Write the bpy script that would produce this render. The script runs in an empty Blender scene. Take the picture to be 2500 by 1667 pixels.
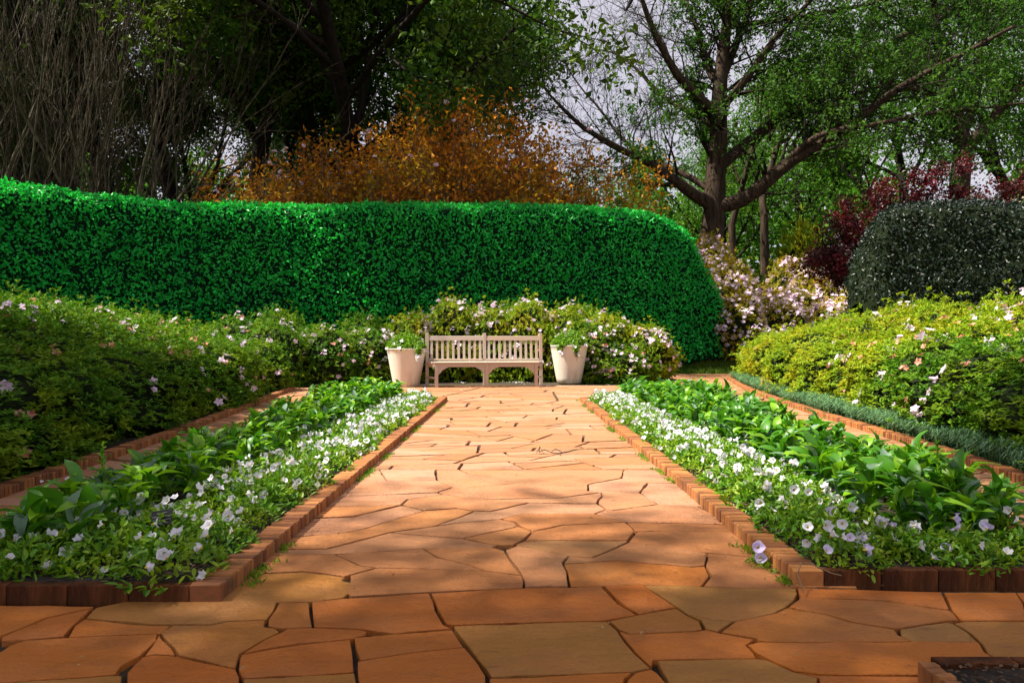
import bpy, math, random
import numpy as np
from mathutils import Vector, Matrix, noise
R = math.radians
random.seed(7)
RNG = np.random.default_rng(7)
scene = bpy.context.scene
COL = scene.collection

# ------------------------------------------------------------------ camera, sky, sun, exposure
CAMH, FPX, CX, HY = 0.85, 1667.0, 1250.0, 836.0
cam_d = bpy.data.cameras.new('camera'); cam = bpy.data.objects.new('camera', cam_d); COL.objects.link(cam)
cam_d.sensor_width = 36; cam_d.lens = 24.0; cam_d.clip_end = 2000; cam_d.clip_start = 0.05
cam.location = (0, 0, CAMH); cam.rotation_euler = (R(90) + 2.5 / FPX, 0, 0)
scene.camera = cam

SUN_VEC = Vector((-0.60, -0.09, 0.90)).normalized()
SUN_EL = math.asin(SUN_VEC.z); SUN_AZ = math.atan2(SUN_VEC.x, SUN_VEC.y)
world = bpy.data.worlds.new('World'); scene.world = world; world.use_nodes = True
wt = world.node_tree; wt.nodes.clear()
wo = wt.nodes.new('ShaderNodeOutputWorld'); wb = wt.nodes.new('ShaderNodeBackground')
ws = wt.nodes.new('ShaderNodeTexSky'); ws.sky_type = 'NISHITA'; ws.sun_disc = False
ws.sun_elevation = SUN_EL; ws.sun_rotation = SUN_AZ; ws.dust_density = 2.0
wc = wt.nodes.new('ShaderNodeTexCoord'); wn = wt.nodes.new('ShaderNodeTexNoise')
wn.inputs['Scale'].default_value = 2.2; wn.inputs['Detail'].default_value = 5
wr = wt.nodes.new('ShaderNodeMapRange'); wr.inputs[1].default_value = 0.3; wr.inputs[2].default_value = 0.7
wr.inputs[3].default_value = 0.62; wr.inputs[4].default_value = 0.95
wm = wt.nodes.new('ShaderNodeMix'); wm.data_type = 'RGBA'
wm.inputs[7].default_value = (7.4, 7.0, 7.9, 1)          # thin high cloud
wt.links.new(wc.outputs['Generated'], wn.inputs['Vector']); wt.links.new(wn.outputs['Fac'], wr.inputs[0])
wt.links.new(wr.outputs[0], wm.inputs[0]); wt.links.new(ws.outputs[0], wm.inputs[6])
wt.links.new(wm.outputs[2], wb.inputs['Color']); wt.links.new(wb.outputs[0], wo.inputs['Surface'])
wb.inputs['Strength'].default_value = 0.042
sun_d = bpy.data.lights.new('sun', 'SUN'); sun_d.energy = 5.0; sun_d.angle = R(0.53); sun_d.color = (1.0, 0.93, 0.82)
sun = bpy.data.objects.new('sun', sun_d); COL.objects.link(sun)
sun.rotation_euler = SUN_VEC.to_track_quat('Z', 'Y').to_euler()
scene.view_settings.view_transform = 'Standard'; scene.view_settings.look = 'None'
scene.view_settings.exposure = 1.4; scene.view_settings.gamma = 1.0
try: scene.view_settings.use_curve_mapping = False
except Exception: pass

# ------------------------------------------------------------------ helpers
def gp(px, py, z=0.0):
    """photo pixel on a level at height z -> point"""
    Y = FPX * (CAMH - z) / (py - HY)
    return Vector(((px - CX) * Y / FPX, Y, z))
def at(px, py, Y):
    return Vector(((px - CX) * Y / FPX, Y, CAMH - (py - HY) * Y / FPX))
def smooth(a, b, x):
    t = min(1, max(0, (x - a) / (b - a))); return t * t * (3 - 2 * t)
def terrain(x, y):
    return 0.55 * smooth(18.5, 22, y) + 0.9 * smooth(22, 30, y)

def tag(o, label=None, cat=None, group=None, kind=None):
    if label: o['label'] = label
    if cat: o['category'] = cat
    if group: o['group'] = group
    if kind: o['kind'] = kind
    return o
def thing(name, loc, label, cat, group=None, rz=0):
    o = bpy.data.objects.new(name, None); o.empty_display_size = 0.1; COL.objects.link(o)
    o.location = loc; o.rotation_euler = (0, 0, rz)
    return tag(o, label, cat, group)
def ob(name, me, parent=None, loc=(0, 0, 0), rot=(0, 0, 0), sc=(1, 1, 1), kind=None):
    o = bpy.data.objects.new(name, me); COL.objects.link(o); o.parent = parent
    o.location = loc; o.rotation_euler = rot
    o.scale = (sc, sc, sc) if isinstance(sc, (int, float)) else sc
    if kind: o['kind'] = kind
    return o
def mesh_np(name, V, F, mats, midx=None, smooth_=False):
    V = np.asarray(V, dtype=np.float32); F = np.asarray(F, dtype=np.int32)
    me = bpy.data.meshes.new(name); n, k = F.shape
    me.vertices.add(len(V)); me.vertices.foreach_set('co', V.ravel())
    me.loops.add(n * k); me.loops.foreach_set('vertex_index', F.ravel())
    me.polygons.add(n); me.polygons.foreach_set('loop_start', np.arange(n, dtype=np.int32) * k)
    if midx is not None: me.polygons.foreach_set('material_index', np.asarray(midx, dtype=np.int32))
    me.polygons.foreach_set('use_smooth', np.full(n, smooth_, dtype=bool))
    me.update(calc_edges=True)
    for m in (mats if isinstance(mats, (list, tuple)) else [mats]): me.materials.append(m)
    return me
def mesh_py(name, V, F, mats, midx=None, smooth_=False):
    me = bpy.data.meshes.new(name); me.from_pydata([tuple(v) for v in V], [], F)
    for m in (mats if isinstance(mats, (list, tuple)) else [mats]): me.materials.append(m)
    if midx is not None: me.polygons.foreach_set('material_index', midx)
    if smooth_: me.polygons.foreach_set('use_smooth', [True] * len(me.polygons))
    me.update(); return me
def unit(a):
    return a / np.maximum(np.linalg.norm(a, axis=-1, keepdims=True), 1e-9)
def rdir(n, rng=RNG): return unit(rng.normal(size=(n, 3)))

def leaf_np(P, D, N, L, W, fold=0.18, droop=0.1, six=False):
    """leaves as folded blades: P base, D direction, N face side; L, W arrays"""
    P, D, N = map(np.asarray, (P, D, N)); n = len(P)
    D = unit(D); S = unit(np.cross(D, N)); N = np.cross(S, D)
    L = np.broadcast_to(L, n)[:, None]; W = np.broadcast_to(W, n)[:, None]
    if not six:
        V = np.stack([P, P + D * L * .45 + S * W * .5 + N * W * fold, P + D * L - N * L * droop,
                      P + D * L * .45 - S * W * .5 + N * W * fold], 1).reshape(-1, 3)
        b = np.arange(n, dtype=np.int32)[:, None] * 4
        F = np.concatenate([b + [0, 1, 2], b + [0, 2, 3]], 1).reshape(-1, 3)
        F = np.stack([F[0::2], F[1::2]], 1).reshape(-1, 3) if False else np.concatenate([b + np.array([0, 1, 2]), b + np.array([0, 2, 3])])
        return V, F
    V = np.stack([P, P + D * L * .3 + S * W * .42 + N * W * fold, P + D * L * .68 + S * W * .42 + N * (W * fold - L * droop * .5),
                  P + D * L - N * L * droop, P + D * L * .68 - S * W * .42 + N * (W * fold - L * droop * .5),
                  P + D * L * .3 - S * W * .42 + N * W * fold], 1).reshape(-1, 3)
    b = np.arange(n, dtype=np.int32)[:, None] * 6
    return V, np.concatenate([b + np.array([0, 1, 2]), b + np.array([0, 2, 3]), b + np.array([0, 3, 4]), b + np.array([0, 4, 5])])
def merge(parts):
    Vs, Fs, o = [], [], 0
    for V, F in parts:
        V = np.asarray(V); F = np.asarray(F)
        Vs.append(V); Fs.append(F + o); o += len(V)
    return np.concatenate(Vs), np.concatenate(Fs)
def sample_surf(V, F4, n, rng=RNG):
    """points and normals on a quad mesh"""
    V = np.asarray(V, float); F = np.asarray(F4)
    T = np.concatenate([F[:, [0, 1, 2]], F[:, [0, 2, 3]]]) if F.shape[1] == 4 else F
    a, b, c = V[T[:, 0]], V[T[:, 1]], V[T[:, 2]]
    cr = np.cross(b - a, c - a); ar = np.linalg.norm(cr, axis=1)
    i = rng.choice(len(T), n, p=ar / ar.sum())
    u = rng.random((n, 2)); m = u.sum(1) > 1; u[m] = 1 - u[m]
    p = a[i] + (b[i] - a[i]) * u[:, :1] + (c[i] - a[i]) * u[:, 1:]
    return p, cr[i] / ar[i][:, None]
def box(x0, x1, y0, y1, z0, z1):
    V = [(x0, y0, z0), (x1, y0, z0), (x1, y1, z0), (x0, y1, z0), (x0, y0, z1), (x1, y0, z1), (x1, y1, z1), (x0, y1, z1)]
    F = [(0, 3, 2, 1), (4, 5, 6, 7), (0, 1, 5, 4), (1, 2, 6, 5), (2, 3, 7, 6), (3, 0, 4, 7)]
    return V, F
def bevel_prism(poly, z0, z1, bv):
    """prism with a chamfered top from a ccw polygon [(x,y)]"""
    n = len(poly); ins = inset(poly, bv)
    V = [(x, y, z0) for x, y in poly] + [(x, y, z1 - bv) for x, y in poly] + [(x, y, z1) for x, y in ins]
    F = [tuple(range(2 * n, 3 * n))]
    for i in range(n):
        j = (i + 1) % n
        F += [(i, j, n + j, n + i), (n + i, n + j, 2 * n + j, 2 * n + i)]
    return V, F
def area2(poly): return sum(poly[i][0] * poly[(i + 1) % len(poly)][1] - poly[(i + 1) % len(poly)][0] * poly[i][1] for i in range(len(poly))) / 2
def inset(poly, d):
    out = []; n = len(poly)
    for i in range(n):
        a, b, c = poly[i - 1], poly[i], poly[(i + 1) % n]
        e1 = Vector((b[0] - a[0], b[1] - a[1])); e2 = Vector((c[0] - b[0], c[1] - b[1]))
        if e1.length < 1e-6 or e2.length < 1e-6: out.append(b); continue
        e1.normalize(); e2.normalize()
        n1 = Vector((-e1.y, e1.x)); n2 = Vector((-e2.y, e2.x)); m = n1 + n2
        if m.length < 0.2: m = n1
        m.normalize(); k = d / max(0.45, m.dot(n1))
        out.append((b[0] + m.x * k, b[1] + m.y * k))
    return out
def bevel_box(x0, x1, y0, y1, z0, z1, b):
    """box with all edges chamfered"""
    V = []; 
    for sx in (0, 1):
        for sy in (0, 1):
            for sz in (0, 1):
                X, Y, Z = (x0, x1)[sx], (y0, y1)[sy], (z0, z1)[sz]
                ix, iy, iz = (b, -b)[sx], (b, -b)[sy], (b, -b)[sz]
                V += [(X, Y + iy, Z + iz), (X + ix, Y, Z + iz), (X + ix, Y + iy, Z)]
    def i(sx, sy, sz, k): return (sx * 4 + sy * 2 + sz) * 3 + k
    F = [(i(0,0,0,0), i(0,0,1,0), i(0,1,1,0), i(0,1,0,0)), (i(1,0,0,0), i(1,1,0,0), i(1,1,1,0), i(1,0,1,0)),
         (i(0,0,0,1), i(1,0,0,1), i(1,0,1,1), i(0,0,1,1)), (i(0,1,0,1), i(0,1,1,1), i(1,1,1,1), i(1,1,0,1)),
         (i(0,0,0,2), i(0,1,0,2), i(1,1,0,2), i(1,0,0,2)), (i(0,0,1,2), i(1,0,1,2), i(1,1,1,2), i(0,1,1,2))]
    for s in (0, 1):
        for t in (0, 1):
            F += [(i(0,s,t,1), i(1,s,t,1), i(1,s,t,2), i(0,s,t,2)), (i(s,0,t,0), i(s,1,t,0), i(s,1,t,2), i(s,0,t,2)),
                  (i(s,t,0,0), i(s,t,1,0), i(s,t,1,1), i(s,t,0,1))]
    for sx in (0, 1):
        for sy in (0, 1):
            for sz in (0, 1): F.append((i(sx,sy,sz,0), i(sx,sy,sz,1), i(sx,sy,sz,2)))
    return V, F
def tube(pts, rad, sides=5):
    """tapered tube along points, as triangles-friendly quads"""
    pts = np.asarray(pts, float); n = len(pts); rad = np.broadcast_to(rad, n)
    T = np.gradient(pts, axis=0); T = unit(T)
    ref = np.array([0, 0, 1.0]) if abs(T[0][2]) < .9 else np.array([1.0, 0, 0])
    A = unit(np.cross(T, ref)); B = np.cross(T, A)
    th = np.arange(sides) * 2 * math.pi / sides
    V = pts[:, None] + rad[:, None, None] * (A[:, None] * np.cos(th)[None, :, None] + B[:, None] * np.sin(th)[None, :, None])
    i = np.arange(n - 1)[:, None] * sides; j = np.arange(sides)[None]; k = (j + 1) % sides
    F = np.stack([i + j, i + k, i + sides + k, i + sides + j], -1).reshape(-1, 4)
    return V.reshape(-1, 3), F

# ------------------------------------------------------------------ materials
def newmat(name):
    m = bpy.data.materials.new(name); m.use_nodes = True; nt = m.node_tree
    return m, nt, nt.nodes['Principled BSDF'], nt.nodes['Material Output']
def mix(nt, a, b, fac, blend='MIX'):
    n = nt.nodes.new('ShaderNodeMix'); n.data_type = 'RGBA'; n.blend_type = blend
    for s, v in ((0, fac), (6, a), (7, b)):
        if isinstance(v, bpy.types.NodeSocket): nt.links.new(v, n.inputs[s])
        elif s == 0: n.inputs[0].default_value = v
        else: n.inputs[s].default_value = (*v, 1)
    return n.outputs[2]
def noise_n(nt, scale, detail=4, rough=0.55, vec=None, coord='Object'):
    t = nt.nodes.new('ShaderNodeTexNoise'); t.inputs['Scale'].default_value = scale
    t.inputs['Detail'].default_value = detail; t.inputs['Roughness'].default_value = rough
    if vec is None:
        c = nt.nodes.new('ShaderNodeTexCoord'); vec = c.outputs[coord]
    nt.links.new(vec, t.inputs['Vector']); return t.outputs['Fac']
def rng_n(nt, v, a, b, c=0.0, d=1.0):
    n = nt.nodes.new('ShaderNodeMapRange'); nt.links.new(v, n.inputs[0])
    for i, x in enumerate((a, b, c, d)): n.inputs[i + 1].default_value = x
    return n.outputs[0]
def bump(nt, p, h, strength, dist):
    b = nt.nodes.new('ShaderNodeBump'); b.inputs['Strength'].default_value = strength; b.inputs['Distance'].default_value = dist
    nt.links.new(h, b.inputs['Height']); nt.links.new(b.outputs[0], p.inputs['Normal'])
def scaled(nt, s, coord='Object'):
    c = nt.nodes.new('ShaderNodeTexCoord'); m = nt.nodes.new('ShaderNodeMapping'); m.inputs['Scale'].default_value = s
    nt.links.new(c.outputs[coord], m.inputs['Vector']); return m.outputs[0]
def leaf_mat(name, dark, light, third=None, rough=0.45, spec=0.5, trans=0.3, patch=1.5):
    m, nt, p, out = newmat(name)
    g = nt.nodes.new('ShaderNodeNewGeometry')
    c = mix(nt, dark, light, g.outputs['Random Per Island'])
    if third: c = mix(nt, c, third, rng_n(nt, noise_n(nt, patch, 3), 0.45, 0.7))
    nt.links.new(c, p.inputs['Base Color']); p.inputs['Roughness'].default_value = rough
    p.inputs['Specular IOR Level'].default_value = spec
    if trans > 0:
        t = nt.nodes.new('ShaderNodeBsdfTranslucent'); nt.links.new(mix(nt, c, (1.3, 1.5, .35), .35, 'MULTIPLY'), t.inputs['Color'])
        s = nt.nodes.new('ShaderNodeMixShader'); s.inputs[0].default_value = trans
        nt.links.new(p.outputs[0], s.inputs[1]); nt.links.new(t.outputs[0], s.inputs[2]); nt.links.new(s.outputs[0], out.inputs['Surface'])
    return m
def petal_mat(name, col, col2, trans=0.3):
    m, nt, p, out = newmat(name)
    i = nt.nodes.new('ShaderNodeObjectInfo'); g = nt.nodes.new('ShaderNodeNewGeometry')
    a = nt.nodes.new('ShaderNodeMath'); a.operation = 'ADD'; nt.links.new(i.outputs['Random'], a.inputs[0]); nt.links.new(g.outputs['Random Per Island'], a.inputs[1])
    fr = nt.nodes.new('ShaderNodeMath'); fr.operation = 'FRACT'; nt.links.new(a.outputs[0], fr.inputs[0])
    c = mix(nt, col, col2, fr.outputs[0]); nt.links.new(c, p.inputs['Base Color']); p.inputs['Roughness'].default_value = .6
    t = nt.nodes.new('ShaderNodeBsdfTranslucent'); nt.links.new(c, t.inputs['Color'])
    s = nt.nodes.new('ShaderNodeMixShader'); s.inputs[0].default_value = trans
    nt.links.new(p.outputs[0], s.inputs[1]); nt.links.new(t.outputs[0], s.inputs[2]); nt.links.new(s.outputs[0], out.inputs['Surface'])
    return m
M = {}
M['hedge'] = leaf_mat('hedge_leaf', (.006, .26, .032), (.04, .75, .10), (.009, .42, .06), .45, .4, .3, 1.2)
M['holly'] = leaf_mat('dark_holly_leaf', (.003, .010, .005), (.012, .030, .016), None, .45, .4, .08)
M['azalea'] = leaf_mat('azalea_leaf', (.03, .105, .005), (.12, .28, .010), (.22, .30, .010), .62, .15, .3, 2.2)
M['azalea_y'] = leaf_mat('yellow_azalea_leaf', (.10, .22, .008), (.30, .40, .014), (.42, .36, .014), .62, .15, .35, 2.2)
M['azalea_b'] = leaf_mat('bank_azalea_leaf', (.20, .22, .012), (.48, .42, .03), (.45, .26, .03), .62, .15, .35, 1.6)
M['pet_leaf'] = leaf_mat('petunia_leaf', (.04, .15, .006), (.17, .36, .014), (.30, .40, .010), .5, .4, .35, 9)
M['broad'] = leaf_mat('broad_leaf', (.03, .14, .008), (.09, .28, .012), None, .42, .5, .35)
M['broad_y'] = leaf_mat('broad_leaf_light', (.10, .30, .008), (.26, .46, .014), None, .42, .5, .4)
M['broad_g'] = leaf_mat('broad_leaf_grey_back', (.12, .22, .13), (.18, .28, .18), None, .6, .3, .25)
M['mondo'] = leaf_mat('grass_blade', (.03, .10, .035), (.15, .28, .12), None, .4, .5, .2)
M['oak_dark'] = leaf_mat('dark_oak_leaf', (.014, .055, .005), (.06, .14, .010), (.11, .16, .010), .62, .15, .25, .35)
M['oak_green'] = leaf_mat('fresh_oak_leaf', (.03, .085, .008), (.07, .16, .012), (.04, .12, .015), .62, .15, .4, .5)
M['back_green'] = leaf_mat('back_tree_leaf', (.03, .11, .012), (.08, .22, .018), (.12, .22, .012), .62, .15, .4, .3)
M['orange'] = leaf_mat('copper_leaf', (.34, .10, .008), (.75, .28, .02), (.34, .28, .014), .62, .15, .35, .8)
M['red'] = leaf_mat('crimson_maple_leaf', (.018, .003, .004), (.07, .005, .010), (.17, .007, .018), .45, .4, .3, 1.5)
M['pale_blossom'] = leaf_mat('pale_blossom_tree', (.30, .25, .18), (.5, .44, .36), (.16, .2, .05), .6, .2, .3, .8)
M['under'] = leaf_mat('understorey_leaf', (.02, .07, .006), (.08, .17, .01), (.12, .15, .01), .62, .15, .35, .8)
M['pot_leaf'] = leaf_mat('pot_plant_leaf', (.08, .20, .008), (.2, .36, .015), None, .5, .4, .35)
M['petal'] = petal_mat('white_petal', (.80, .78, .86), (.86, .84, .86))
M['petal_l'] = petal_mat('lilac_petal', (.56, .48, .80), (.72, .66, .86))
M['pink'] = petal_mat('pink_petal', (.84, .60, .78), (.92, .82, .90))
M['salmon'] = petal_mat('faded_petal', (.55, .16, .06), (.75, .42, .34))
def simple(name, col, rough=.6, spec=.3, metal=0):
    m, nt, p, out = newmat(name); p.inputs['Base Color'].default_value = (*col, 1); p.inputs['Roughness'].default_value = rough
    p.inputs['Specular IOR Level'].default_value = spec; p.inputs['Metallic'].default_value = metal; return m
M['throat'] = simple('flower_throat', (.62, .50, .05))
M['core'] = simple('inner_shade', (.010, .016, .005), .9, .1)  # near-black colour paints in the shade inside bushes and the dark hedge
M['core_h'] = simple('hedge_inner_shade', (.003, .018, .008), .9, .1)  # shade inside the long hedge put into the colour
M['black'] = simple('black_plastic', (.008, .008, .009), .4, .4)
M['mark'] = simple('pale_print', (.25, .27, .26), .6)
def bark(name, c1, c2, s=6):
    m, nt, p, out = newmat(name)
    v = scaled(nt, (s, s, s * .18)); n = noise_n(nt, 1.6, 6, .65, v)
    nt.links.new(mix(nt, c1, c2, rng_n(nt, n, .35, .68)), p.inputs['Base Color']); p.inputs['Roughness'].default_value = .9
    p.inputs['Specular IOR Level'].default_value = .15
    bump(nt, p, n, .9, .05); return m
M['bark'] = bark('oak_bark', (.012, .008, .006), (.085, .058, .036), 7)
M['bark_dark'] = bark('dark_bark', (.008, .006, .005), (.03, .022, .016), 5)
M['myrtle'] = bark('myrtle_bark', (.02, .016, .010), (.15, .12, .08), 5)
M['twig'] = simple('twig', (.05, .035, .025), .85, .1)
M['twig_pale'] = simple('pale_twig', (.17, .12, .07), .8, .1)

def sandstone(name, cols, streak):
    m, nt, p, out = newmat(name); M[name] = m
    oi = nt.nodes.new('ShaderNodeObjectInfo'); cr = nt.nodes.new('ShaderNodeValToRGB'); nt.links.new(oi.outputs['Random'], cr.inputs[0])
    cr.color_ramp.elements[0].color = (*cols[0], 1); cr.color_ramp.elements[1].color = (*cols[-1], 1)
    for k, c in enumerate(cols[1:-1]):
        e = cr.color_ramp.elements.new((k + 1) / (len(cols) - 1)); e.color = (*c, 1)
    geo = nt.nodes.new('ShaderNodeNewGeometry'); mp = nt.nodes.new('ShaderNodeMapping'); mp.inputs['Scale'].default_value = (1.8, 4.5, 1); nt.links.new(geo.outputs['Position'], mp.inputs['Vector'])
    mp2 = nt.nodes.new('ShaderNodeMapping'); mp2.inputs['Scale'].default_value = (5.0, 30, 1); nt.links.new(geo.outputs['Position'], mp2.inputs['Vector'])
    n1 = noise_n(nt, 1.3, 8, .62, mp.outputs[0]); n2 = noise_n(nt, 45, 5, .7); n3 = noise_n(nt, 1.4, 4, .6, mp2.outputs[0]); n4 = noise_n(nt, 1.1, 4, .5, geo.outputs['Position'])
    c = mix(nt, cr.outputs[0], tuple(v * .55 for v in streak), rng_n(nt, n1, .50, .76, 0, .55))
    c = mix(nt, c, (.46, .17, .05), rng_n(nt, noise_n(nt, 2.7, 4), .50, .70, 0, .45))
    c = mix(nt, c, (.26, .15, .06), rng_n(nt, n4, .52, .70, 0, .5))
    c = mix(nt, c, tuple(v * .35 for v in streak), rng_n(nt, n3, .63, .71, 0, .45))
    c = mix(nt, c, (.07, .035, .02), rng_n(nt, n2, .66, .78, 0, .8))
    nt.links.new(c, p.inputs['Base Color']); p.inputs['Roughness'].default_value = .68; p.inputs['Specular IOR Level'].default_value = .35
    k1 = nt.nodes.new('ShaderNodeMath'); k1.operation = 'MULTIPLY_ADD'; k1.inputs[1].default_value = .25; nt.links.new(n2, k1.inputs[0]); nt.links.new(n1, k1.inputs[2])
    bump(nt, p, k1.outputs[0], 1.0, .045)
sandstone('stone', [(.44, .115, .010), (.50, .15, .014), (.47, .135, .016), (.42, .12, .014), (.40, .155, .022), (.36, .165, .034)], (.40, .15, .05))  # orange tint paints dimmer foreground light onto the same sandstone
sandstone('stone_sun_pink', [(.34, .14, .06), (.43, .21, .115), (.37, .15, .055), (.45, .235, .145), (.41, .19, .09), (.31, .16, .075)], (.38, .20, .10))  # pink tint paints overexposed sun onto the same sandstone

sandstone('stone_mid', [(.39, .135, .035), (.42, .165, .05), (.40, .15, .045), (.41, .18, .075), (.38, .15, .045), (.34, .16, .055)], (.38, .17, .07))  # in-between tint for the change from dim to sunlit paving
m, nt, p, out = newmat('brick'); M['brick'] = m
oi = nt.nodes.new('ShaderNodeObjectInfo'); gi = nt.nodes.new('ShaderNodeNewGeometry')
ad = nt.nodes.new('ShaderNodeMath'); ad.operation = 'ADD'; nt.links.new(oi.outputs['Random'], ad.inputs[0]); nt.links.new(gi.outputs['Random Per Island'], ad.inputs[1])
fr = nt.nodes.new('ShaderNodeMath'); fr.operation = 'FRACT'; nt.links.new(ad.outputs[0], fr.inputs[0])
c = mix(nt, (.15, .045, .016), (.42, .165, .04), fr.outputs[0]); c = mix(nt, c, (.06, .045, .015), rng_n(nt, noise_n(nt, 9, 5, .7, nt.nodes.new('ShaderNodeNewGeometry').outputs['Position']), .52, .72, 0, .7))
nb = noise_n(nt, 60, 5, .7); c = mix(nt, c, (.16, .06, .03), rng_n(nt, nb, .55, .75, 0, .7))
nt.links.new(c, p.inputs['Base Color']); p.inputs['Roughness'].default_value = .85; bump(nt, p, nb, .5, .004)

m, nt, p, out = newmat('soil'); M['soil'] = m
a = noise_n(nt, 28, 8, .7); b_ = noise_n(nt, 1.3, 4)
c = mix(nt, (.012, .008, .005), (.07, .042, .022), rng_n(nt, a, .4, .7))
c = mix(nt, c, (.035, .055, .010), rng_n(nt, b_, .55, .72, 0, .7))
nt.links.new(c, p.inputs['Base Color']); p.inputs['Roughness'].default_value = .95; bump(nt, p, a, 1, .03)
m, nt, p, out = newmat('ground'); M['ground'] = m
geo = nt.nodes.new('ShaderNodeNewGeometry'); sp = nt.nodes.new('ShaderNodeSeparateXYZ'); nt.links.new(geo.outputs['Position'], sp.inputs[0])
a = noise_n(nt, 22, 7, .7); f = rng_n(nt, sp.outputs[1], 15.5, 19, 0, 1)
cs = mix(nt, (.014, .009, .005), (.075, .045, .022), rng_n(nt, a, .4, .7))
cs = mix(nt, cs, (.055, .045, .008), rng_n(nt, noise_n(nt, 2.5, 4), .44, .60, 0, .9))
cg = mix(nt, (.02, .06, .008), (.06, .13, .012), rng_n(nt, a, .35, .65))
nt.links.new(mix(nt, cs, cg, f), p.inputs['Base Color']); p.inputs['Roughness'].default_value = .95; bump(nt, p, a, .8, .03)

m, nt, p, out = newmat('weathered_teak'); M['teak'] = m
v = scaled(nt, (3, 3, 26)); g1 = noise_n(nt, 2.0, 6, .6, v); oi = nt.nodes.new('ShaderNodeObjectInfo')
c = mix(nt, (.38, .31, .26), (.56, .48, .42), g1); c = mix(nt, c, (.50, .36, .22), rng_n(nt, oi.outputs['Random'], 0, 1, 0, .6))
nt.links.new(c, p.inputs['Base Color']); p.inputs['Roughness'].default_value = .75; bump(nt, p, g1, .3, .004)
m, nt, p, out = newmat('pot_glaze'); M['pot'] = m
g1 = noise_n(nt, 5, 5, .6); v = scaled(nt, (7, 7, .8)); g2 = noise_n(nt, 1.4, 5, .6, v)
c = mix(nt, (.68, .61, .50), (.76, .70, .60), g1)
zc = nt.nodes.new('ShaderNodeTexCoord'); sx = nt.nodes.new('ShaderNodeSeparateXYZ'); nt.links.new(zc.outputs['Object'], sx.inputs[0])
ml = nt.nodes.new('ShaderNodeMath'); ml.operation = 'MULTIPLY'; nt.links.new(rng_n(nt, g2, .42, .66), ml.inputs[0]); nt.links.new(rng_n(nt, sx.outputs[2], 0, .35, .8, .12), ml.inputs[1])
c = mix(nt, c, (.42, .27, .13), ml.outputs[0])
nt.links.new(c, p.inputs['Base Color']); p.inputs['Roughness'].default_value = .5; bump(nt, p, g1, .15, .01)
M['slab'] = simple('pale_slab', (.6, .6, .62), .6)
M['mulch'] = leaf_mat('mulch_chip', (.03, .018, .010), (.16, .10, .06), None, .9, .1, 0)
M['litter'] = leaf_mat('leaf_litter', (.16, .08, .02), (.42, .28, .12), None, .8, .2, 0)

# ------------------------------------------------------------------ ground
xs = np.concatenate([-np.geomspace(400, 12, 14), np.linspace(-10, 14, 49), np.geomspace(16, 400, 14)])
ys = np.concatenate([np.linspace(-30, 14, 45), np.linspace(14.5, 34, 60), np.geomspace(36, 600, 18)])
V = [(x, y, terrain(x, y) - .020) for y in ys for x in xs]; nx = len(xs)
F = [(j * nx + i, j * nx + i + 1, (j + 1) * nx + i + 1, (j + 1) * nx + i) for j in range(len(ys) - 1) for i in range(nx - 1)]
tag(ob('ground', mesh_np('ground', V, F, M['ground'], smooth_=True)), 'dark soil and rough grass running back under the planting', kind='structure')

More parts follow.
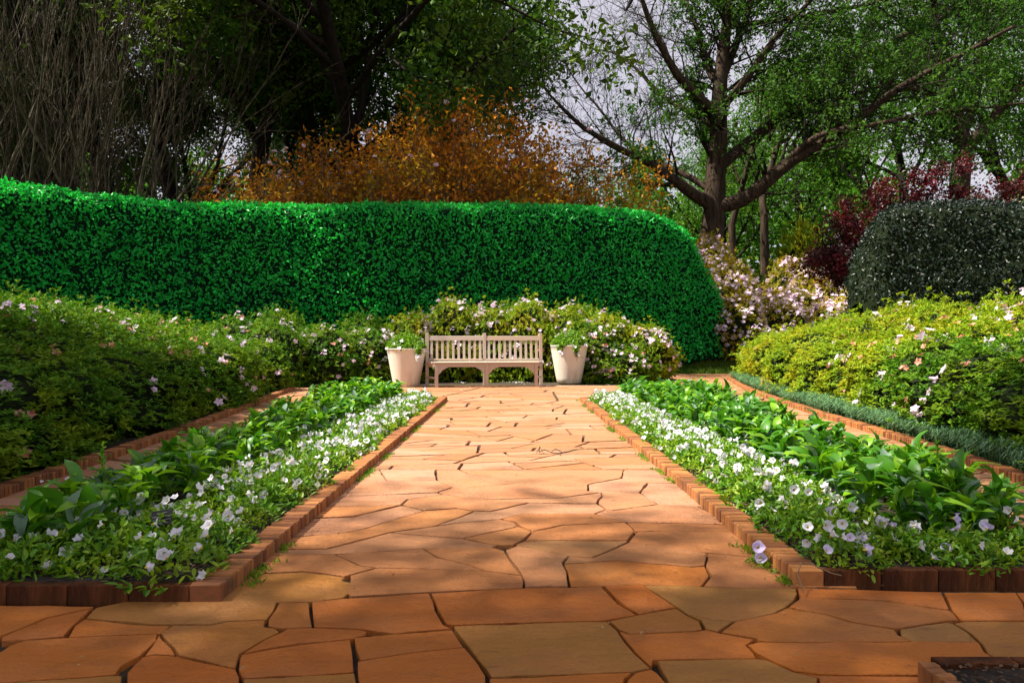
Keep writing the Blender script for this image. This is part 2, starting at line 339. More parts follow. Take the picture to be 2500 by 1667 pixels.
# ------------------------------------------------------------------ flagstones
def c3(*pts): return [(x / 2.61333, 1067 + y / 2.61333) for x, y in pts]
def c4(*pts): return [(800 + x / 2.61333, 1067 + y / 2.61333) for x, y in pts]
def c5(*pts): return [(1600 + x / 2.61333, 1067 + y / 2.61333) for x, y in pts]
TR = [
 c4((610,708),(1050,700),(1130,720),(1165,780),(1240,880),(1000,850),(860,800),(700,765)),
 c4((50,745),(610,708),(700,765),(860,800),(1000,850),(510,832),(310,830),(200,815)),
 c4((140,880),(310,830),(510,832),(1000,850),(1240,880),(1255,920),(1250,955),(600,985),(150,1010),(110,985),(140,930)),
 c4((1210,690),(1280,705),(1540,755),(1500,800),(1530,860),(1545,950),(1255,955),(1255,920),(1240,880),(1165,780),(1130,720)),
 c4((1500,803),(1850,780),(1990,795),(2320,822)) + c5((320,815),(350,880),(300,945)) + c4((2100,938),(1760,943),(1545,950),(1530,860)),
 c4((1540,755),(1690,765),(1920,665),(2140,690)) + c5((330,735),(320,815)) + c4((2320,822),(1990,795),(1850,780),(1500,803)),
 c5((330,735),(440,745),(720,765),(1200,800),(1300,960),(900,955),(560,956),(300,947),(350,880),(320,815)),
 c5((-120,600),(300,600),(700,600),(1050,780),(720,765),(440,745),(330,735),(50,695),(-170,665)),
 c4((-110,1045),(110,1025),(650,990),(700,1100),(745,1190),(800,1215),(430,1250),(200,1220),(-95,1205)),
 c4((655,988),(1255,958),(1545,952),(1750,944),(1860,1060),(1980,1130),(1740,1165),(1300,1175),(790,1192),(745,1185),(700,1095)),
 c4((1755,944),(2010,938),(2120,1010),(2230,1082),(1978,1126),(1900,1080),(1830,1020)),
 c4((1790,1167),(1978,1128),(2225,1085),(2300,1135),(2380,1170),(2400,1220),(2352,1232),(1920,1250),(1850,1222)),
 c5((-80,938),(240,940),(300,948),(560,957),(900,955),(912,990),(835,1080),(760,1120),(500,1170),(370,1162),(200,1128),(120,1070),(30,1005)),
 c5((200,1130),(370,1165),(500,1173),(410,1240),(320,1222),(280,1165)),
 c5((502,1170),(760,1120),(835,1085),(940,1105),(1080,1125),(1250,1175),(1530,1220),(1560,1262),(1640,1300),(660,1300),(640,1281),(410,1241)),
 c5((900,955),(1830,985),(1890,1100),(1700,1075),(1500,1042),(1190,1028),(925,1020),(912,990)),
 c5((925,1022),(1190,1030),(1500,1044),(1700,1077),(1890,1103),(1940,1163),(1850,1171),(1700,1190),(1560,1218),(1530,1220),(1250,1175),(1080,1125),(940,1103),(838,1082)),
 c5((1830,985),(2300,985),(2352,1060),(2420,1165),(1975,1165),(1940,1160),(1890,1100)),
 c5((2300,985),(3100,990),(3150,1165),(2420,1165),(2352,1060)),
 c5((1560,1218),(1700,1191),(1850,1172),(1900,1180),(2000,1240),(2062,1300),(1640,1300),(1560,1260)),
 c5((1900,1180),(1975,1167),(3150,1166),(3300,1470),(2352,1470),(2200,1430),(2110,1370),(2070,1305),(2000,1240)),
 c5((580,1320),(660,1302),(1560,1302),(2064,1301),(2110,1370),(2200,1430),(2352,1470),(3300,1472),(3300,1520),(1620,1516),(1040,1508),(890,1491),(700,1402),(640,1372)),
 c4((1850,1225),(1920,1250),(2352,1233),(2400,1221)) + c5((410,1242),(640,1283),(580,1320),(640,1374),(660,1406),(0,1416)) + c4((2090,1418),(2065,1462),(1960,1370),(1870,1260)),
 c4((795,1195),(1300,1177),(1785,1168),(1850,1225),(1960,1370),(2062,1463),(1950,1490),(1500,1508),(1030,1525),(1000,1470),(960,1420),(880,1320),(820,1240)),
 c5((0,1418),(660,1408),(730,1420),(880,1490),(1035,1528),(1040,1700),(95,1700),(70,1540),(30,1480)),
 c5((890,1493),(1040,1511),(1620,1518),(3300,1522),(3400,1760),(1040,1760),(1036,1530)),
 c4((160,1275),(430,1250),(802,1222),(880,1335),(500,1375),(190,1425)),
 c4((190,1427),(500,1377),(880,1338),(960,1430),(1010,1520),(1020,1700),(215,1700),(185,1500)),
 c4((1028,1527),(1500,1510),(1950,1492),(1900,1530),(1840,1700),(1020,1700)),
 c4((1952,1491),(2066,1464),(2110,1495),(2165,1560),(2180,1700),(1845,1700),(1905,1530)),
 c3((1840,1211),(2000,1207),(2290,1222),(2352,1234),(2335,1258),(2250,1278),(1900,1310),(1535,1375),(1680,1290),(1790,1237)),
 c3((1537,1378),(1900,1312),(2250,1280),(2258,1380),(2268,1490),(2150,1502),(1580,1532),(1535,1525),(1515,1475),(1522,1400)),
 c3((1540,1535),(1600,1533),(2150,1504),(2272,1492),(2310,1700),(1540,1700)),
 c3((1775,1050),(1980,1047),(2000,1205),(1840,1210),(1770,1212),(1700,1200),(1705,1158),(1750,1100)),
 c3((1020,1245),(1105,1192),(1350,1190),(1460,1170),(1705,1160),(1700,1202),(1770,1214),(1790,1238),(1680,1290),(1535,1375),(1512,1473),(1400,1450),(1138,1390),(1110,1340),(1042,1278)),
 c3((600,1085),(1000,1000),(1400,850),(1660,868),(1930,855),(2200,888),(2190,910),(2250,925),(2240,985),(2190,1022),(1980,1045),(1775,1048),(1750,1100),(1705,1158),(1460,1168),(1350,1188),(1105,1190),(960,1188),(540,1150),(570,1115)),
 c3((540,1152),(960,1190),(1103,1192),(1050,1235),(1020,1244),(420,1270),(475,1195)),
 c3((598,1087),(570,1115),(475,1195),(415,1268),(170,1286),(0,1297),(0,1272),(300,1152)),
 c3((-900,1060),(620,1080),(300,1150),(0,1270),(-300,1390),(-900,1480)),
 c3((0,1360),(60,1322),(170,1289),(420,1272),(1018,1244),(1010,1290),(905,1385),(780,1450),(745,1505),(0,1560),(-900,1560),(-900,1490),(-300,1400)),
 c3((1020,1247),(1043,1280),(1110,1340),(1136,1389),(1000,1380),(908,1396),(960,1330)),
 c3((908,1399),(1000,1383),(1138,1391),(1400,1452),(1512,1475),(1535,1530),(1535,1700),(790,1700),(805,1500),(850,1450)),
 c3((-900,1563),(0,1562),(745,1508),(790,1510),(780,1700),(-900,1700)),
 # further up the path
 c4((0,710),(400,605),(700,632),(850,642),(1080,686),(1050,700),(610,706),(50,743),(-120,745),(-500,750),(-600,718)),
 c4((50,747),(200,817),(308,832),(140,878),(109,886),(-160,853),(-430,866),(-640,850),(-500,752),(-120,748)),
 c4((860,640),(1220,565),(1310,600),(1250,650),(1190,684),(1080,686)),
 c4((1250,658),(1310,600),(1500,560),(1900,540),(1962,600),(1915,655)),
 c4((1190,685),(1250,660),(1915,657),(1918,667),(1690,765),(1540,757),(1285,705),(1210,690)),
 c4((400,603),(690,564),(860,540),(1100,520),(1195,540),(1220,565),(860,640),(700,630)),
 c4((-280,640),(120,605),(240,580),(350,545),(620,465),(820,452),(937,468),(850,505),(690,563),(400,603),(0,708),(-620,716),(-400,640)),
 c4((-180,520),(170,505),(470,431),(530,445),(620,465),(350,545),(240,580),(120,605),(-280,640)),
 c4((510,396),(740,366),(1000,396),(1290,415),(1040,470),(937,467),(820,451),(620,464),(530,444),(470,430)),
 c4((937,469),(1040,471),(1290,416),(1720,421),(1780,456),(1700,485),(1250,486),(1100,520),(860,540),(690,563),(850,505)),
 c4((1250,487),(1700,487),(1900,540),(1500,560),(1310,600),(1220,565),(1195,540),(1100,521)),
 c4((1000,395),(1480,385),(1740,350),(1755,370),(1725,400),(1720,420),(1290,415)),
 c4((1742,350),(1990,350),(2110,425),(1820,465),(1780,455),(1722,420),(1725,400),(1757,370)),
 c4((1820,466),(2110,426),(2352,436),(2600,560),(2240,545),(1900,540),(1700,486),(1780,457)),
 c4((1900,541),(2240,546),(2600,562),(2700,600),(1970,600),(1962,598)),
 c4((1990,350),(2040,290),(2400,290),(2700,450),(2352,435),(2110,425)),
 c4((700,350),(800,318),(870,320),(1190,294),(1660,300),(1665,340),(1740,350),(1480,385),(1000,395),(740,365)),
 c4((690,205),(840,205),(900,232),(1090,262),(1190,293),(870,320),(800,317),(695,272)),
 c4((330,205),(690,205),(695,271),(380,278)),
 c4((-60,205),(330,205),(380,278),(695,272),(800,317),(700,350),(240,370),(-200,375)),
 c4((-200,376),(240,371),(700,352),(740,365),(510,395),(470,430),(170,440),(-260,440)),
 c4((-260,441),(170,441),(470,432),(170,503),(-180,518)),
 c4((840,205),(1890,205),(1872,258),(1700,290),(1660,300),(1190,294),(1090,262),(900,232)),
 c4((1890,205),(2300,205),(2400,290),(2040,290),(1990,350),(1742,350),(1665,340),(1660,300),(1700,290),(1872,260)),
]
def rough_poly(poly, step=.07, amp=.0035, seed=0):
    out = []
    for i in range(len(poly)):
        a, b = poly[i], poly[(i + 1) % len(poly)]; L = math.hypot(b[0] - a[0], b[1] - a[1])
        k = max(1, min(10, int(L / step)))
        for j in range(k):
            t = j / k; x = a[0] + (b[0] - a[0]) * t; y = a[1] + (b[1] - a[1]) * t
            nx_ = noise.noise(Vector((x * 9, y * 9, seed))); ny_ = noise.noise(Vector((x * 9, y * 9, seed + 50)))
            s = amp * (1 if j else .5) * 3
            out.append((x + nx_ * s, y + ny_ * s))
    return out
def stone(poly, parent, i, gap, mat='stone_sun_pink'):
    if area2(poly) < 0: poly = poly[::-1]
    if abs(area2(poly)) < .002: return
    q = inset(rough_poly(inset(poly, gap), seed=i), 0)
    cx = sum(x for x, y in q) / len(q); cy = sum(y for x, y in q) / len(q)
    q = [(x - cx, y - cy) for x, y in q]
    V, F = bevel_prism(q, -.045, 0, .0022)
    o = ob('flagstone', mesh_py('flagstone', V, F, M[mat]), parent, (cx, cy, random.uniform(-.002, .002)))
    o.rotation_euler = (random.uniform(-.002, .002), random.uniform(-.002, .002), 0)
def struct_root(name, label):
    o = bpy.data.objects.new(name, None); COL.objects.link(o); return tag(o, label, kind='structure')
near = struct_root('foreground_paving', 'sandstone crazy paving tinted orange for dimmer light, with dark joints across the foreground')
for i, t in enumerate(TR):
    stone([(gp(*q).x, gp(*q).y) for q in t], near, i, .0045 if i < 45 else .0065, (lambda ym: 'stone' if ym < 2.3 + random.random() * .25 else 'stone_mid' if ym < 3.1 + random.random() * .5 else 'stone_sun_pink')(sum(gp(*q).y for q in t) / len(t)))  # tint chosen by depth, so the light's falloff sits in the colour
def split(poly, amin, amax, out, rg, depth=0):
    A = abs(area2(poly))
    if A < rg.uniform(amin, amax) or depth > 12: out.append(poly); return
    cx = sum(p[0] for p in poly) / len(poly); cy = sum(p[1] for p in poly) / len(poly)
    w = max(p[0] for p in poly) - min(p[0] for p in poly); h = max(p[1] for p in poly) - min(p[1] for p in poly)
    ang = rg.gauss(math.pi / 2, .5) if w > h * 1.7 * rg.uniform(.75, 1.3) else rg.gauss(0, .32)
    cx += rg.uniform(-.18, .18) * w; cy += rg.uniform(-.18, .18) * h
    d = (math.cos(ang), math.sin(ang)); nrm = (-d[1], d[0])
    s = [(p[0] - cx) * nrm[0] + (p[1] - cy) * nrm[1] for p in poly]
    A_, B_ = [], []
    for i in range(len(poly)):
        j = (i + 1) % len(poly); p, q = poly[i], poly[j]
        (A_ if s[i] >= 0 else B_).append(p)
        if s[i] * s[j] < 0:
            t = s[i] / (s[i] - s[j]); x = (p[0] + (q[0] - p[0]) * t, p[1] + (q[1] - p[1]) * t); A_.append(x); B_.append(x)
    if len(A_) < 3 or len(B_) < 3 or abs(area2(A_)) < .02 or abs(area2(B_)) < .02: out.append(poly); return
    split(A_, amin, amax, out, rg, depth + 1); split(B_, amin, amax, out, rg, depth + 1)
def pave(name, label, regions, amin, amax, seed, gap=.0105):
    r = struct_root(name, label); rg = random.Random(seed); i = seed * 100
    for reg in regions:
        out = []; split(reg, amin, amax, out, rg)
        for q in out:
            ym = sum(p[1] for p in q) / len(q); stone(q, r, i, (gap + .0016 * max(0, min(ym, 11) - 5)) * rg.uniform(.7, 1.4)); i += 1
y0 = gp(0, 1067 + 205 / 2.61333).y
pave('central_path', 'sandstone crazy paving tinted pink for strong sun between the two flower beds', [[(-1.06, y0), (1.06, y0), (1.06, 10.0), (-1.06, 10.0)]], .07, .27, 3)
pave('cross_path', 'sandstone crazy paving tinted pink for strong sun in front of the bench',
     [[(-4.6, 10.0), (6, 10.0), (6.0, 12.9), (-4.6, 12.9)], [(-2.9, 12.9), (2.6, 12.9), (2.6, 13.55), (-2.9, 13.55)], [(2.6, 12.9), (7, 12.9), (7.5, 14.9), (3.0, 14.9)], [(3.1, 14.9), (8, 14.9), (12, 18.4), (3.6, 18.4)]], .15, .55, 4, .013)
# outer paths
def LX(y): return -np.interp(y, [0, 2.3, 3.7, 6, 9, 12.6, 14], [2.45, 2.68, 2.79, 3.02, 3.42, 3.97, 4.3])
def RX(y): return np.interp(y, [0, 2.3, 4.06, 4.87, 5.95, 8.14, 11, 12.9, 15.9, 17.5], [2.7, 2.85, 3.04, 3.18, 3.32, 3.55, 3.95, 4.3, 5.0, 6.2])
def LBX(y): return -np.interp(y, [2.2, 10.2], [2.02, 2.75])
def RBX(y): return np.interp(y, [2.3, 10.2], [2.12, 2.85])
Yl = [2.3, 4, 6, 8, 10.0]
pave('left_path', 'shaded sandstone paving between the left flower bed and the azaleas',
     [[(LX(a) - .2, a), (LBX(a) + .2, a), (LBX(b) + .2, b), (LX(b) - .2, b)] for a, b in zip(Yl[:-1], Yl[1:])], .10, .35, 5)
pave('right_path', 'sunlit sandstone paving between the right flower bed and the grass edging',
     [[(RBX(a) - .2, a), (RX(a) + .2, a), (RX(b) + .2, b), (RBX(b) - .2, b)] for a, b in zip(Yl[:-1], Yl[1:])], .10, .35, 6)

# ------------------------------------------------------------------ brick edgings
BV = [bevel_box(-.052, .052, -.0140, .0140, -.05, .0, .0035)]
brick_me = []
for k in range(4):
    V, F = BV[0]; V = [(x + random.uniform(-.001, .001), y + random.uniform(-.0006, .0006), z + (random.uniform(-.0012, .0012) if z > -.01 else 0)) for x, y, z in V]
    brick_me.append(mesh_py('brick', V, F, M['brick']))
def edging(label, pts, h=.055, spacing=.0325, nparts=295, from_start=True, tilt=.02, group=None, width=1.0):
    """bricks stood on edge across the line of pts"""
    root = thing('brick_edging', (pts[0][0], pts[0][1], 0), label, 'edging', group)
    P = np.array(pts, float); seg = np.linalg.norm(np.diff(P, axis=0), axis=1); S = np.concatenate([[0], np.cumsum(seg)])
    n = int(S[-1] / spacing); jv = []
    for i in range(n):
        s = (i + .5) * spacing; x = np.interp(s, S, P[:, 0]); y = np.interp(s, S, P[:, 1])
        x2 = np.interp(s + .02, S, P[:, 0]) - np.interp(s - .02, S, P[:, 0]); y2 = np.interp(s + .02, S, P[:, 1]) - np.interp(s - .02, S, P[:, 1])
        a = math.atan2(y2, x2) - math.pi / 2 + random.uniform(-.02, .02)
        z = h + random.uniform(-.0035, .003) - (.006 if random.random() < .05 else 0) + .003 * noise.noise(Vector((x * 2, y * 2, 3)))
        if i < nparts:
            ob('brick', brick_me[i % 4], root, (x - pts[0][0] + random.uniform(-.002, .002), y - pts[0][1], z), (random.uniform(-tilt, tilt), random.uniform(-tilt, tilt), a), (width, 1, (h + .03) / .05))
        else:
            V = np.array(BV[0][0]) * np.array([width, 1, (h + .03) / .05]); ca, sa = math.cos(a), math.sin(a)
            V = np.stack([V[:, 0] * ca - V[:, 1] * sa + x - pts[0][0], V[:, 0] * sa + V[:, 1] * ca + y - pts[0][1], V[:, 2] + z], 1)
            jv.append(V)
    if jv:
        Vs, Fs = [], []
        for k, V in enumerate(jv):
            Vs += [tuple(v) for v in V]; Fs += [tuple(t + k * 24 for t in f) for f in BV[0][1]]
        ob('brick_row', mesh_py('brick_row', Vs, Fs, M['brick']), root, kind='stuff')
    return root
LX0, LY0, LY1 = -.955, 2.24, 10.08
RX0, RY0, RY1 = .985, 2.385, 9.98
edging('brick edging along the path side of the left flower bed', [(LX0 - .052, LY0), (LX0 - .052, LY1)])
edging('sunlit brick edging along the path side of the right flower bed', [(RX0 + .052, RY0), (RX0 + .052, RY1)])
M['brick_shade'] = bark('shade_toned_brick', (.03, .011, .005), (.15, .05, .016), 9)  # dark colour paints in the shade on the front brick faces
fb_me = mesh_py('brick', *bevel_box(-.0985, .0985, -.02, .02, -.085, 0, .002), M['brick_shade'])
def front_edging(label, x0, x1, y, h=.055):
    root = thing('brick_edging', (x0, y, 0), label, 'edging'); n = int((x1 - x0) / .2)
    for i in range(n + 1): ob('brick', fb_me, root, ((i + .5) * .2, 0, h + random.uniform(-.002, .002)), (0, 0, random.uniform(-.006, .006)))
front_edging('shade-coloured brick edging across the near end of the left flower bed', -2.06, -1.26, LY0 + .021)
front_edging('shade-coloured brick edging across the near end of the right flower bed', RX0 + .106, 2.1, RY0 + .021)
edging('brick edging across the far end of the left flower bed', [(LX0 - .106, LY1 - .052), (-2.72, LY1 - .052)], nparts=0)
edging('brick edging across the far end of the right flower bed', [(RX0 + .106, RY1 - .052), (2.8, RY1 - .052)], nparts=0)
edging('brick edging on the outer side of the left flower bed', [(LBX(y), y) for y in np.linspace(2.3, 10, 9)], nparts=0)
edging('brick edging on the outer side of the right flower bed', [(RBX(y), y) for y in np.linspace(2.45, 9.9, 9)], nparts=0)
edging('brick edging in shade in front of the left azaleas', [(LX(y) - .05, y) for y in np.linspace(2.0, 12.4, 14)], spacing=.036, nparts=290)
edging('curving brick edging in front of the right grass border', [(RX(y) + .05, y) for y in np.linspace(2.6, 16.5, 18)] + [(7.4, 17.2)], spacing=.042, nparts=290)
edging('corner of brick edging in the bottom right of the photo', [(1.035, .9), (1.035, 1.735)], h=.055, width=.42)
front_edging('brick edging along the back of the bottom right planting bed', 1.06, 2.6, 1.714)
# bed soil
def sheet(name, poly_fn, ya, yb, z, label, n=26, m=8):
    V = []
    for j in range(n + 1):
        y = ya + (yb - ya) * j / n; xa, xb = poly_fn(y)
        for i in range(m + 1):
            x = xa + (xb - xa) * i / m
            V.append((x, y, z + .012 * noise.noise(Vector((x * 5, y * 5, 1))) + .02 * math.sin(math.pi * i / m)))
    F = [(j * (m + 1) + i, j * (m + 1) + i + 1, (j + 1) * (m + 1) + i + 1, (j + 1) * (m + 1) + i) for j in range(n) for i in range(m)]
    return tag(ob(name, mesh_np(name, V, F, M['soil'], smooth_=True)), label, kind='structure')
sheet('bed_soil', lambda y: (LBX(y), LX0 - .1), LY0 + .043, LY1 - .1, .03, 'dark soil of the left flower bed')
sheet('bed_soil', lambda y: (RX0 + .1, RBX(y)), RY0 + .043, RY1 - .1, .03, 'dark soil of the right flower bed')
sheet('bed_soil', lambda y: (1.055, 2.7), .6, 1.694, .038, 'mulched soil in the bottom right corner bed')
sheet('azalea_soil', lambda y: (-9 - y * .2, LX(y) - .09), 1.5, 14, .01, 'shaded soil under the left azaleas')
sheet('azalea_soil', lambda y: (RX(y) + .09, 12 + y * .2), 1.5, 16.5, .01, 'soil under the right azaleas')
# chips, litter
def scatter(name, mat, pts, Ls, label, flat=.35):
    n = len(pts); D = rdir(n); D[:, 2] *= flat * .5; N = rdir(n) * flat + np.array([0, 0, 1.])
    V, F = leaf_np(pts, D, N, Ls, Ls * .5, .1, 0)
    return tag(ob(name, mesh_np(name, V, F, mat)), label, name.replace('_', ' '), kind='stuff')
def rect(n, x0, x1, y0, y1, z, rng=RNG): return np.stack([rng.uniform(x0, x1, n), rng.uniform(y0, y1, n), np.full(n, z) + rng.uniform(0, .012, n)], 1)
pts = np.concatenate([rect(2600, 1.12, 1.6, 2.45, 4.5, .04), rect(1800, -1.5, -1.06, 2.32, 4.6, .04), rect(900, -2.1, -1.06, 2.34, 2.6, .04), rect(900, 1.1, 2.2, 2.48, 2.8, .04), rect(3200, 1.06, 2.4, 1.1, 1.69, .05)])
scatter('mulch', M['mulch'], pts, RNG.uniform(.008, .024, len(pts)), 'brown bark mulch on the flower bed soil')
pts = np.concatenate([np.stack([np.full(420, .985) - np.abs(RNG.normal(0, .035, 420)), RNG.uniform(2.3, 9.9, 420), np.full(420, .008)], 1),
                      np.stack([np.full(260, -.955) + np.abs(RNG.normal(0, .04, 260)), RNG.uniform(2.3, 9.9, 260), np.full(260, .008)], 1),
                      rect(420, -2.2, 2.2, 1.6, 7, .004), rect(200, -2.5, 3.6, 10, 13.6, .006),
                      np.stack([RX(y_ := RNG.uniform(3.6, 14, 240)) - np.abs(RNG.normal(0, .06, 240)), y_, np.full(240, .008)], 1)])
scatter('leaf_litter', M['litter'], pts, RNG.uniform(.006, .02, len(pts)), 'small dry leaf bits along the kerbs and joints')
# moss and tiny weeds in joints
n = 700; y_ = RNG.uniform(2.2, 10, n); x_ = np.where(RNG.random(n) < .5, LX0 + np.abs(RNG.normal(0, .022, n)), RX0 - np.abs(RNG.normal(0, .018, n)))
cl = np.sin(y_ * 3.1) + np.sin(y_ * 7.7) > .35; x_, y_ = x_[cl], y_[cl]; k = 9
P = np.repeat(np.stack([x_, y_, np.full(len(x_), .0)], 1), k, 0); P[:, :2] += RNG.normal(0, .012, (len(P), 2)); D = rdir(len(P)); D[:, 2] = np.abs(D[:, 2]) + .5
V, F = leaf_np(P, D, rdir(len(P)), RNG.uniform(.012, .03, len(P)), .007)
tag(ob('moss', mesh_np('moss', V, F, M['pet_leaf'])), 'green weeds and moss where the paving meets the brick edgings', 'moss', kind='stuff')

# ------------------------------------------------------------------ hedges
def hedge(name, label, stations, half, leafmat, nleaf, L, core, zbot=0.0, nrm_out=.55, seed=1):
    """stations: list of (centre xyz of base, z top, half thickness); profile is a rounded box"""
    rng = np.random.default_rng(seed)
    root = thing(name, stations[0][0], label, 'hedge'); root.location = (0, 0, 0)
    C = np.array([s[0] for s in stations], float); T = unit(np.gradient(C, axis=0)); T[:, 2] = 0; T = unit(T)
    Nn = np.stack([T[:, 1], -T[:, 0], np.zeros(len(T))], 1)
    prof = []
    for i in range(9): prof.append((1.0, i / 8 * .9))
    for a in np.linspace(0, math.pi, 9)[1:-1]: prof.append((math.cos(a) * (1 if abs(math.cos(a)) > .99 else 1) , .9 + .1 * math.sin(a)))
    for i in range(9): prof.append((-1.0, (8 - i) / 8 * .9))
    V = []
    for k, s in enumerate(stations):
        for u, w in prof:
            z0 = s[0][2]; h = s[1] - z0; th = s[2]
            pt = C[k] + Nn[k] * u * th * (1 - .12 * max(0, w - .3)) + np.array([0, 0, w * h])
            d = .10 * noise.noise(Vector(pt * .8)) + .06 * noise.noise(Vector(pt * 2.4))
            V.append(pt + Nn[k] * u * d + np.array([0, 0, d * (w > .85)]))
    m_ = len(prof); F = [(k * m_ + i, (k + 1) * m_ + i, (k + 1) * m_ + i + 1, k * m_ + i + 1) for k in range(len(stations) - 1) for i in range(m_ - 1)]
    V = np.array(V); F = np.array(F)
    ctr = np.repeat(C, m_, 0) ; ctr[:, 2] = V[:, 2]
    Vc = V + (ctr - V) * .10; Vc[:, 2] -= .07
    ob('shade_core', mesh_np('shade_core', Vc, F, core), root, kind='stuff')  # solid shell coloured as the hedge's inner shade
    P, N = sample_surf(V, F, nleaf, rng)
    face = np.einsum('ij,ij->i', N, P - np.array([C[:, 0].mean(), C[:, 1].mean() + 0, 1.5]))
    # orient outward
    idx = np.argmin(((P[:, None, :2] - C[None, :, :2]) ** 2).sum(2), 1); outw = P - C[idx]; outw[:, 2] = np.where(P[:, 2] > .85 * V[:, 2].max(), 1, 0)
    sgn = np.sign(np.einsum('ij,ij->i', N, outw)); N = N * np.where(sgn == 0, 1, sgn)[:, None]
    n = len(P); cl_ = np.array([noise.noise(Vector(q * 4.5)) for q in P]); depth = rng.random(n) ** 1.5 * .10 + .07 * np.clip(cl_, 0, 1)
    P = P - N * depth[:, None] + rng.normal(0, .014, (n, 3)) + N * (.02 + .10 * (rng.random(n) < .025) * rng.random(n))[:, None]
    D = unit(rdir(n, rng) + N * .35 + np.array([0, 0, .35])); NN = unit(N * nrm_out + rdir(n, rng) * .7 + np.array([0, 0, .15]))
    Ls = rng.uniform(.7, 1.25, n) * L
    V2, F2 = leaf_np(P, D, NN, Ls, Ls * .52, .16, .12, True)
    ob('foliage', mesh_np('foliage', V2, F2, leafmat), root, kind='stuff')
    return root
hs = []
for px, py, Y, th, zb in [(-500,400,12.0,.7,0),(-250,415,13.6,.7,0),(0,444,15.2,.7,0),(120,458,15.8,.7,0),(260,478,16.5,.7,0),(400,496,17.2,.7,0),(520,506,17.7,.7,0),(640,507,18.0,.7,0),
                          (760,500,18.2,.7,0),(900,500,18.3,.7,0),(1060,503,18.5,.7,0),(1220,504,18.8,.7,0),(1380,506,19.2,.7,.1),(1480,512,19.5,.7,.15),(1560,520,19.8,.7,.2),
                          (1605,531,20.1,.7,.25),(1645,553,20.3,.66,.3),(1682,605,20.5,.58,.4),(1712,660,20.6,.50,.42),(1738,720,20.7,.42,.42),(1760,785,20.8,.32,.42),(1776,845,20.9,.18,.42)]:
    q = at(px, py, Y); hs.append(((q.x, Y, zb), q.z, th))
def densify(st, k=3):
    out = []
    for a, b in zip(st[:-1], st[1:]):
        for j in range(k):
            t = j / k; out.append((tuple(a[0][i] + (b[0][i] - a[0][i]) * t for i in range(3)), a[1] + (b[1] - a[1]) * t, a[2] + (b[2] - a[2]) * t))
    return out + [st[-1]]
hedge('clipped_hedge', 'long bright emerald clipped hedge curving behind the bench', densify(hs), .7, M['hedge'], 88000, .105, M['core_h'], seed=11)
rs = []
for px, py, Y, th in [(2092,735,14.3,.28),(2100,650,14.3,.6),(2116,585,14.3,.8),(2140,532,14.25,.95),(2172,507,14.2,1.0),(2260,499,14.0,1.0),(2400,498,13.6,1.0),(2600,496,13.0,1.0),(3000,480,12.0,1.0),(3500,470,11.0,1.0)]:
    q = at(px, py, Y); rs.append(((q.x, Y, 0.0), q.z, th))
hedge('clipped_hedge', 'dark glossy rounded hedge block at the right edge beneath the red maple', densify(rs), .9, M['holly'], 42000, .07, M['core'], seed=12, nrm_out=.8)

# ------------------------------------------------------------------ azalea bushes
def blob(seed, rx, ry, h, n=18, m=12, amp=.16):
    V = []; 
    for j in range(m + 1):
        ph = math.pi * (.02 + .62 * j / m)
        for i in range(n):
            a = 2 * math.pi * i / n
            v = Vector((math.sin(ph) * math.cos(a), math.sin(ph) * math.sin(a), math.cos(ph)))
            d = 1 + amp * noise.noise(v * 2.2 + Vector((seed * 7.3, 0, 0))) + amp * .6 * noise.noise(v * 5 + Vector((0, seed * 3.1, 0)))
            V.append((v.x * rx * d, v.y * ry * d, (v.z + .38) / 1.38 * h * (.9 + .1 * d) ))
    F = [(j * n + i, (j + 1) * n + i, (j + 1) * n + (i + 1) % n, j * n + (i + 1) % n) for j in range(m) for i in range(n)]
    return np.array(V), np.array(F)
def bush_mesh(seed, mat, rx=.75, ry=.75, h=1.2, nsprig=2100, L=.052, k=7, six=True, amp=.34):
    rng = np.random.default_rng(seed); V, F = blob(seed, rx, ry, h, amp=amp)
    P, N = sample_surf(V, F, nsprig, rng); cen = np.array([0, 0, h * .35]); s = np.sign(np.einsum('ij,ij->i', N, P - cen)); N *= s[:, None]
    dep = rng.random(nsprig) ** 1.6 * .16; tuft = (rng.random(nsprig) < .30) * rng.uniform(0, 1, nsprig) ** 2 * .22
    P = P - N * (dep - tuft)[:, None] + rng.normal(0, .01, (nsprig, 3))
    ax = unit(N * .7 + np.array([0, 0, .7]) + rdir(nsprig, rng) * .35)
    P = np.repeat(P, k, 0); A = np.repeat(ax, k, 0); n = len(P)
    r = rdir(n, rng); r = unit(r - A * np.einsum('ij,ij->i', r, A)[:, None]); el = rng.uniform(.15, 1.1, n)[:, None]
    D = unit(r + A * el); P = P + A * rng.uniform(-.02, .02, n)[:, None]
    NN = unit(A - D * np.einsum('ij,ij->i', A, D)[:, None] + rdir(n, rng) * .25); Ls = rng.uniform(.65, 1.3, n) * L
    V2, F2 = leaf_np(P, D, NN, Ls, Ls * .36, .12, .12, six)
    fol = mesh_np('foliage', V2, F2, mat)
    cV = V * np.array([.86, .86, .9]); core = mesh_np('shade_core', cV, F, M['core'], smooth_=True)  # solid core coloured as the bush's inner shade
    return fol, core, (V, F)
